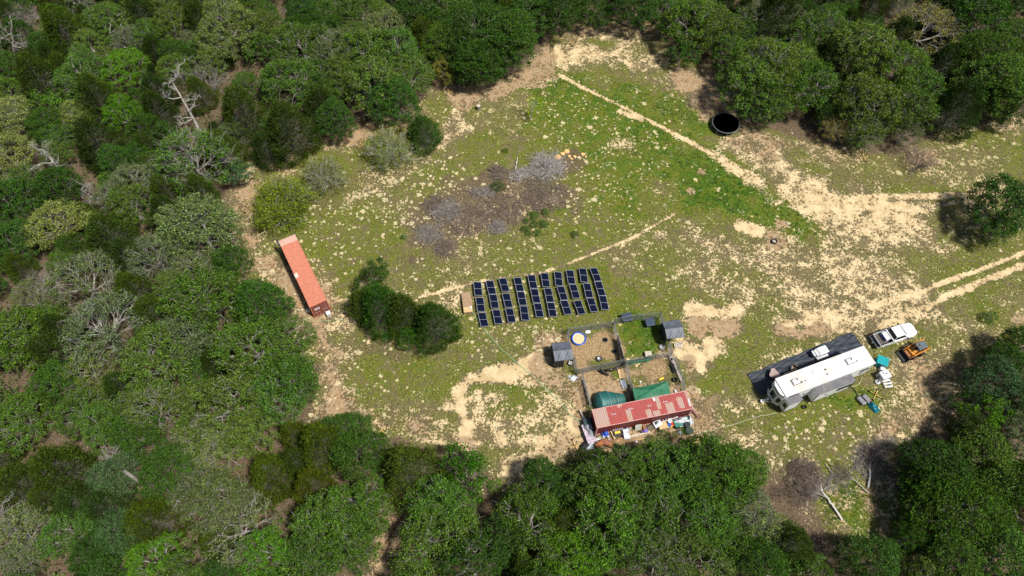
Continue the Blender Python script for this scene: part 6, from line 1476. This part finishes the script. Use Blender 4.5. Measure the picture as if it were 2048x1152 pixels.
h_ = heap('black_bundle', 1184, 868, .5, .4, .4, BLACK, 'black plastic bundle on the near end of the mauve trailer', 'bundle', 9); h_.location.z = .62
o = jx('storage_crate', 1175, 845, 'dark crate at the upper end of the mauve trailer', 'crate', cBr, .7); MB().box((0, 0, .4), (.95, .9, .8)).build('body', CHAR, o, bevel=.03); MB().box((0, 0, .82), (1.0, .95, .05)).build('lid', mat('green_black', (.02, .045, .05), .5), o)
slab('white_pole', 1169.5, 838, (.1, .9, .08), .25, CREAM, 'short white post standing above the dark crate', 'post', .2)
o = jx('engine_unit', 1211, 868, 'blue engine machine with white tanks below the red wall', 'machine', .3, .5)
MB().box((0, 0, .3), (.8, .6, .3)).build('body', BLUE, o, bevel=.05); MB().lathe([(0, .8), (.2, .78), (.24, .45)], (0.05, .05, 0), 14).build('engine_cover', BLUE, o); MB().lathe([(.1, .2), (.1, .55), (0, .58)], (-.35, -.25, 0), 10).build('tank', CREAM, o); MB().lathe([(.08, .1), (.08, .45), (0, .48)], (.2, -.38, 0), 10).build('tank', CREAM, o)
for x in (-.32, .32): MB().lathe([(0, -.05), (.16, -.05), (.16, .05), (0, .05)], M=Matrix.Translation((x, .33, .16)) @ Matrix.Rotation(math.pi / 2, 4, 'X'), n=12).build('wheel', BLACK, o)
# scrap boards
for i, (a, b2, w, m, lb, z) in enumerate([((1187, 878), (1211, 879), .16, CREAM, 'upper white board below the blue machine', .25), ((1190, 882), (1218, 881), .14, BIRDW, 'middle white board below the blue machine', .15), ((1194, 884), (1217, 880), .12, CREAM, 'lower white rail at the edge of the scrap heap', .1),
      ((1219, 858), (1229, 878), .12, PLY, 'yellow plank leaning beside the mauve sheet', .3), ((1223, 862), (1232, 882), .1, LUMBER, 'second leaning plank beside the mauve sheet', .25), ((1216, 865), (1220, 884), .08, STEEL, 'thin steel pipe standing left of the leaning planks', .3),
      ((1260, 873), (1300, 864), .22, LUMBER, 'long thick pale beam in front of the red container', .12), ((1256, 877), (1306, 869), .16, WOOD, 'long brown plank below the pale beam', .08), ((1262, 881), (1290, 877), .12, PLY, 'short yellow plank below the brown plank', .06)]):
    A, B = W(*a, z), W(*b2, z); c = (A + B) / 2; o = MB().box((0, 0, 0), ((B - A).length, w, .08)).build('plank', m, bevel=.01); o.location = (c.x, c.y, z); o.rotation_euler = (0, 0, math.atan2(B.y - A.y, B.x - A.x)); tag(o, lb, 'plank')
pl_ = jx('metal_sheet', 1237, 860, 'big mauve sheet leaning against the red wall', 'sheet', cBr, .8); MB().box((0, 0, .75), (1.35, .05, 1.5), 0, Matrix.Rotation(-.35, 4, 'X')).build('panel', mat('lilac_sheet', (.36, .31, .37), .5, var=.15), pl_)
o = jx('generator', 1235, 866, 'black generator with a yellow top in front of the mauve sheet', 'generator', cBr, .5); MB().box((0, 0, .3), (.95, .6, .55)).build('body', BLACK, o, bevel=.04); MB().box((0, .05, .6), (.7, .3, .07)).build('top_cover', YELLOW, o, bevel=.02)
for y in (-.32, .32): MB().tube([(-.5, y, .05), (-.5, y, .65), (.5, y, .65), (.5, y, .05)], .02, 5).build('handle_frame', STEEL, o)
o = jx('freezer', 1252.5, 868, 'white upright appliance with a two-part door lying by the red container', 'appliance', cBr - .1, .5); MB().box((0, 0, .3), (.75, 1.25, .55)).build('body', CREAM, o, bevel=.04); MB().box((0, .3, .6), (.7, .6, .05)).build('door', BIRDW, o, bevel=.02); MB().box((0, -.34, .6), (.7, .56, .05)).build('door', CREAM, o, bevel=.02); MB().box((.28, .1, .65), (.03, .25, .04)).build('handle', CHAR, o)
h_ = heap('plastic_bags', 1246, 862, .4, .45, .45, SILV, 'pale plastic bags beside the white appliance', 'bags', 11)
h_ = heap('plastic_bags', 1253, 858, .5, .3, .7, SILV, 'greyish plastic bags above the white appliance', 'bags', 12)
h_ = heap('dirt_pile', 1241, 882, 1.1, .6, .4, mat('brown_dirt', (.33, .2, .1), .95, var=.3, scale=4, bump=.4), 'low heap of brown dirt and straw below the generator', 'dirt heap', 13)
o = jx('white_board', 1277, 857, 'dirty white board leaning between the appliance and the coloured buckets', 'board', cBr, .6); MB().box((0, 0, .55), (.75, .05, 1.1), 0, Matrix.Rotation(-.3, 4, 'X')).build('panel', mat('dirty_white', (.5, .5, .45), .7, var=.25, scale=4), o); MB().box((.45, .05, .5), (.12, .05, .95), 0, Matrix.Rotation(-.3, 4, 'X')).build('side_strip', PLY, o)
def pail(px, py, r_, h, m, lb, name='bucket', rim=None):
    o = jx(name, px, py, lb, 'bucket', px, h); MB().lathe([(r_ * .85, 0), (r_, h), (r_ * .9, h), (r_ * .78, h * .45), (0, h * .45)], n=16).build('body', m, o); MB().lathe([(r_, h - .04), (r_ * 1.08, h), (r_, h + .02), (r_ * .9, h)], n=16).build('rim', rim or m, o); return o
pail(1289, 856, .2, .32, RUST, 'orange-brown bucket by the purple one'); pail(1292, 861, .24, .4, mat('purple_plastic', (.16, .12, .42), .5), 'purple-blue bucket under the red wall'); pail(1285, 863, .17, .3, mat('dark_violet', (.07, .03, .10), .5), 'small dark violet bucket left of the purple one')
pail(1339, 849, .22, .4, BLUE, 'blue bucket left of the yellow one'); pail(1343.5, 850, .2, .36, YELLOW, 'yellow bucket between the blue and red ones'); pail(1347, 846.5, .3, .42, RED, 'round red tub beside the yellow bucket'); pail(1336, 852, .14, .25, CREAM, 'little white pail below the blue bucket')
pail(1354, 852, .17, .3, CREAM, 'leftmost white bucket below the green cart'); pail(1361.5, 850.5, .19, .32, CREAM, 'middle white bucket below the green cart'); pail(1366.5, 850.5, .19, .32, CREAM, 'right white bucket below the green cart')
pail(1375, 849, .34, .75, mat('steel_blue', (.10, .125, .17), .5), 'tall grey-blue barrel at the right end of the green cart', 'barrel', BLACK)
pail(1379, 861, .46, .55, mat('dark_green_plastic', (.012, .035, .02), .5), 'big dark green round tub at the right end of the junk', 'tub')
o = jx('wash_sink', 1315, 847, 'white sink unit with a dark opening below the red wall', 'sink', cBr + .25, .6)
MB().box((0, 0, .35), (1.05, .8, .65)).build('body', CREAM, o, bevel=.08); MB().box((-.05, .1, .69), (.6, .38, .03)).build('basin', mat('green_black2', (.01, .03, .03), .3), o, bevel=.01)
slab('storage_tote', 1318, 853, (.55, .45, .35), .3, NAVY, 'small dark blue tote below the white sink unit', 'tote')
o = jx('work_table', 1326, 851, 'flat plywood table top on legs between the sink unit and the blue bucket', 'table', cBr + .1, .6); MB().box((0, 0, .62), (1.1, .85, .04)).build('top', PLY, o)
for x in (-.5, .5):
    for y in (-.36, .36): MB().box((x, y, .3), (.05, .05, .6)).build('leg', LUMBER, o)
o = jx('white_ladder', 1333, 840, 'white ladder lying along the red wall', 'ladder', cBr + .1, .3)
for y in (-.17, .17): MB().box((0, y, .7), (2.9, .06, .05)).build('rail', CREAM, o)
for k in range(8): MB().box((-1.25 + k * .36, 0, .7), (.05, .29, .04)).build('rung', CREAM, o)
for x in (-1.2, 1.2): MB().box((x, 0, .34), (.08, .3, .66)).build('trestle', LUMBER, o)
o = jx('white_basin', 1340, 842, 'round white basin above the blue bucket', 'basin', 0, .5); MB().lathe([(0, .45), (.2, .45), (.27, .6), (.3, .6), (.22, .38), (.18, 0)], n=18).build('bowl', CREAM, o); MB().lathe([(0, .46), (.07, .46)], n=10).build('drain', CHAR, o)
o = jx('green_cart', 1363, 844, 'dark green garden cart loaded with pale bags', 'cart', cBr + .12, .5); MB().box((0, 0, .38), (1.9, .85, .3)).build('body', GREENP, o, bevel=.05); MB().box((0, 0, .54), (1.96, .9, .04)).build('rim', mat('green_trim', (.02, .16, .11), .5), o)
for x in (-.65, .65):
    for y in (-.48, .48): MB().lathe([(0, -.06), (.2, -.06), (.2, .06), (0, .06)], M=Matrix.Translation((x, y, .2)) @ Matrix.Rotation(math.pi / 2, 4, 'X'), n=14).build('wheel', BLACK, o)
h_ = heap('bags', 1363, 843, .85, .38, .3, BIRDW, 'pale sacks heaped on the green garden cart', 'bags', 15, cBr); h_.location.z = .56
h_ = heap('bag', 1352, 842, .45, .28, .4, mat('lavender_sheet', (.45, .46, .58), .6, var=.2), 'lavender plastic sheet left of the green cart', 'sheet', 16, cBr); h_.location.z = .1
h_ = heap('scrap_heap', 1370, 833, .6, .35, .4, mat('scrap_brown', (.12, .09, .075), .8, var=.8, scale=6), 'brown scrap between the cart and the container door', 'scrap', 17)
h_ = heap('white_sheet', 1380, 838, .35, .85, .5, BIRDW, 'white sheet hanging at the right corner of the red container', 'sheet', 18, .2)
h_ = heap('cushion', 1360, 864, .3, .38, .18, BIRDW, 'small white cushion on the ground below the white buckets', 'cushion', 19, .5)
h_ = heap('yard_scrap', 1305, 853, .9, .35, .35, mat('mixed_scrap', (.13, .12, .08), .8, var=.9, scale=5), 'mixed dark scrap between purple bucket and sink unit', 'scrap', 20, .2)
h_ = heap('yard_scrap', 1200, 875, .6, .3, .3, mat('light_scrap', (.34, .33, .22), .8, var=.6, scale=6), 'pale yellowish scrap left of the blue machine', 'scrap', 21, .2)
h_ = heap('tin_sheets', 1184, 890, .85, .55, .2, mat('blue_grey_tin', (.38, .44, .50), .5, var=.35, scale=4), 'crumpled blue-grey tin sheets below the mauve trailer', 'sheets', 22, .1)
h_ = heap('black_tarp', 1168, 892, .8, .45, .5, BLACK, 'black tarp heap at the lower left corner of the junk', 'tarp', 23, .6)
for i, (px, py, r_, h, m, lb) in enumerate([(1199, 888, .5, .35, RUST, 'rusty drum half lying below the white boards'), (1216, 887, .55, .3, mat('rust_red', (.26, .10, .05), .8, var=.3), 'rusty brown tank right of the rusty drum')]):
    o = jx('rusty_drum', px, py, lb, 'drum', .6 - i, .3); Mx = Matrix.Translation((0, 0, r_ * .7)) @ Matrix.Rotation(math.pi / 2, 4, 'Y')
    MB().lathe([(0, -.65), (r_ * .7, -.65), (r_ * .72, -.2), (r_ * .68, 0), (r_ * .72, .2), (r_ * .7, .65), (0, .65)], M=Mx, n=18).build('shell', m, o); MB().lathe([(r_ * .72, -.62), (r_ * .76, -.6), (r_ * .72, -.58)], M=Mx, n=18).build('hoop', RUST, o)
h_ = heap('dark_tyre_heap', 1228, 890, .7, .4, .35, BLACK, 'black hose and rubber heap right of the rusty tank', 'heap', 25, -.3)
tyre(1246, 889, .55, 'large black tyre lying at the tree edge below the container'); slab('white_jug', 1223, 892, (.3, .25, .3), .4, CREAM, 'small white jug beside the black rubber heap', 'jug')
slab('white_scrap', 1273, 883, (.35, .2, .08), .3, CREAM, 'tiny white scrap below the long planks', 'scrap', .01)
for i in range(7):
    x, y = J(1240 + i * 3.3, 897 + (i % 2), .4); o = MB().box((0, 0, .35), (.07, .03, .7)).build('picket', BIRDW); o.location = (x, y, 0); o.rotation_euler = (.2, 0, .2 + i * .05); tag(o, f'{COLN[i]} short white picket from the left at the tree edge below the tyre', 'picket', 'white pickets at the tree edge')
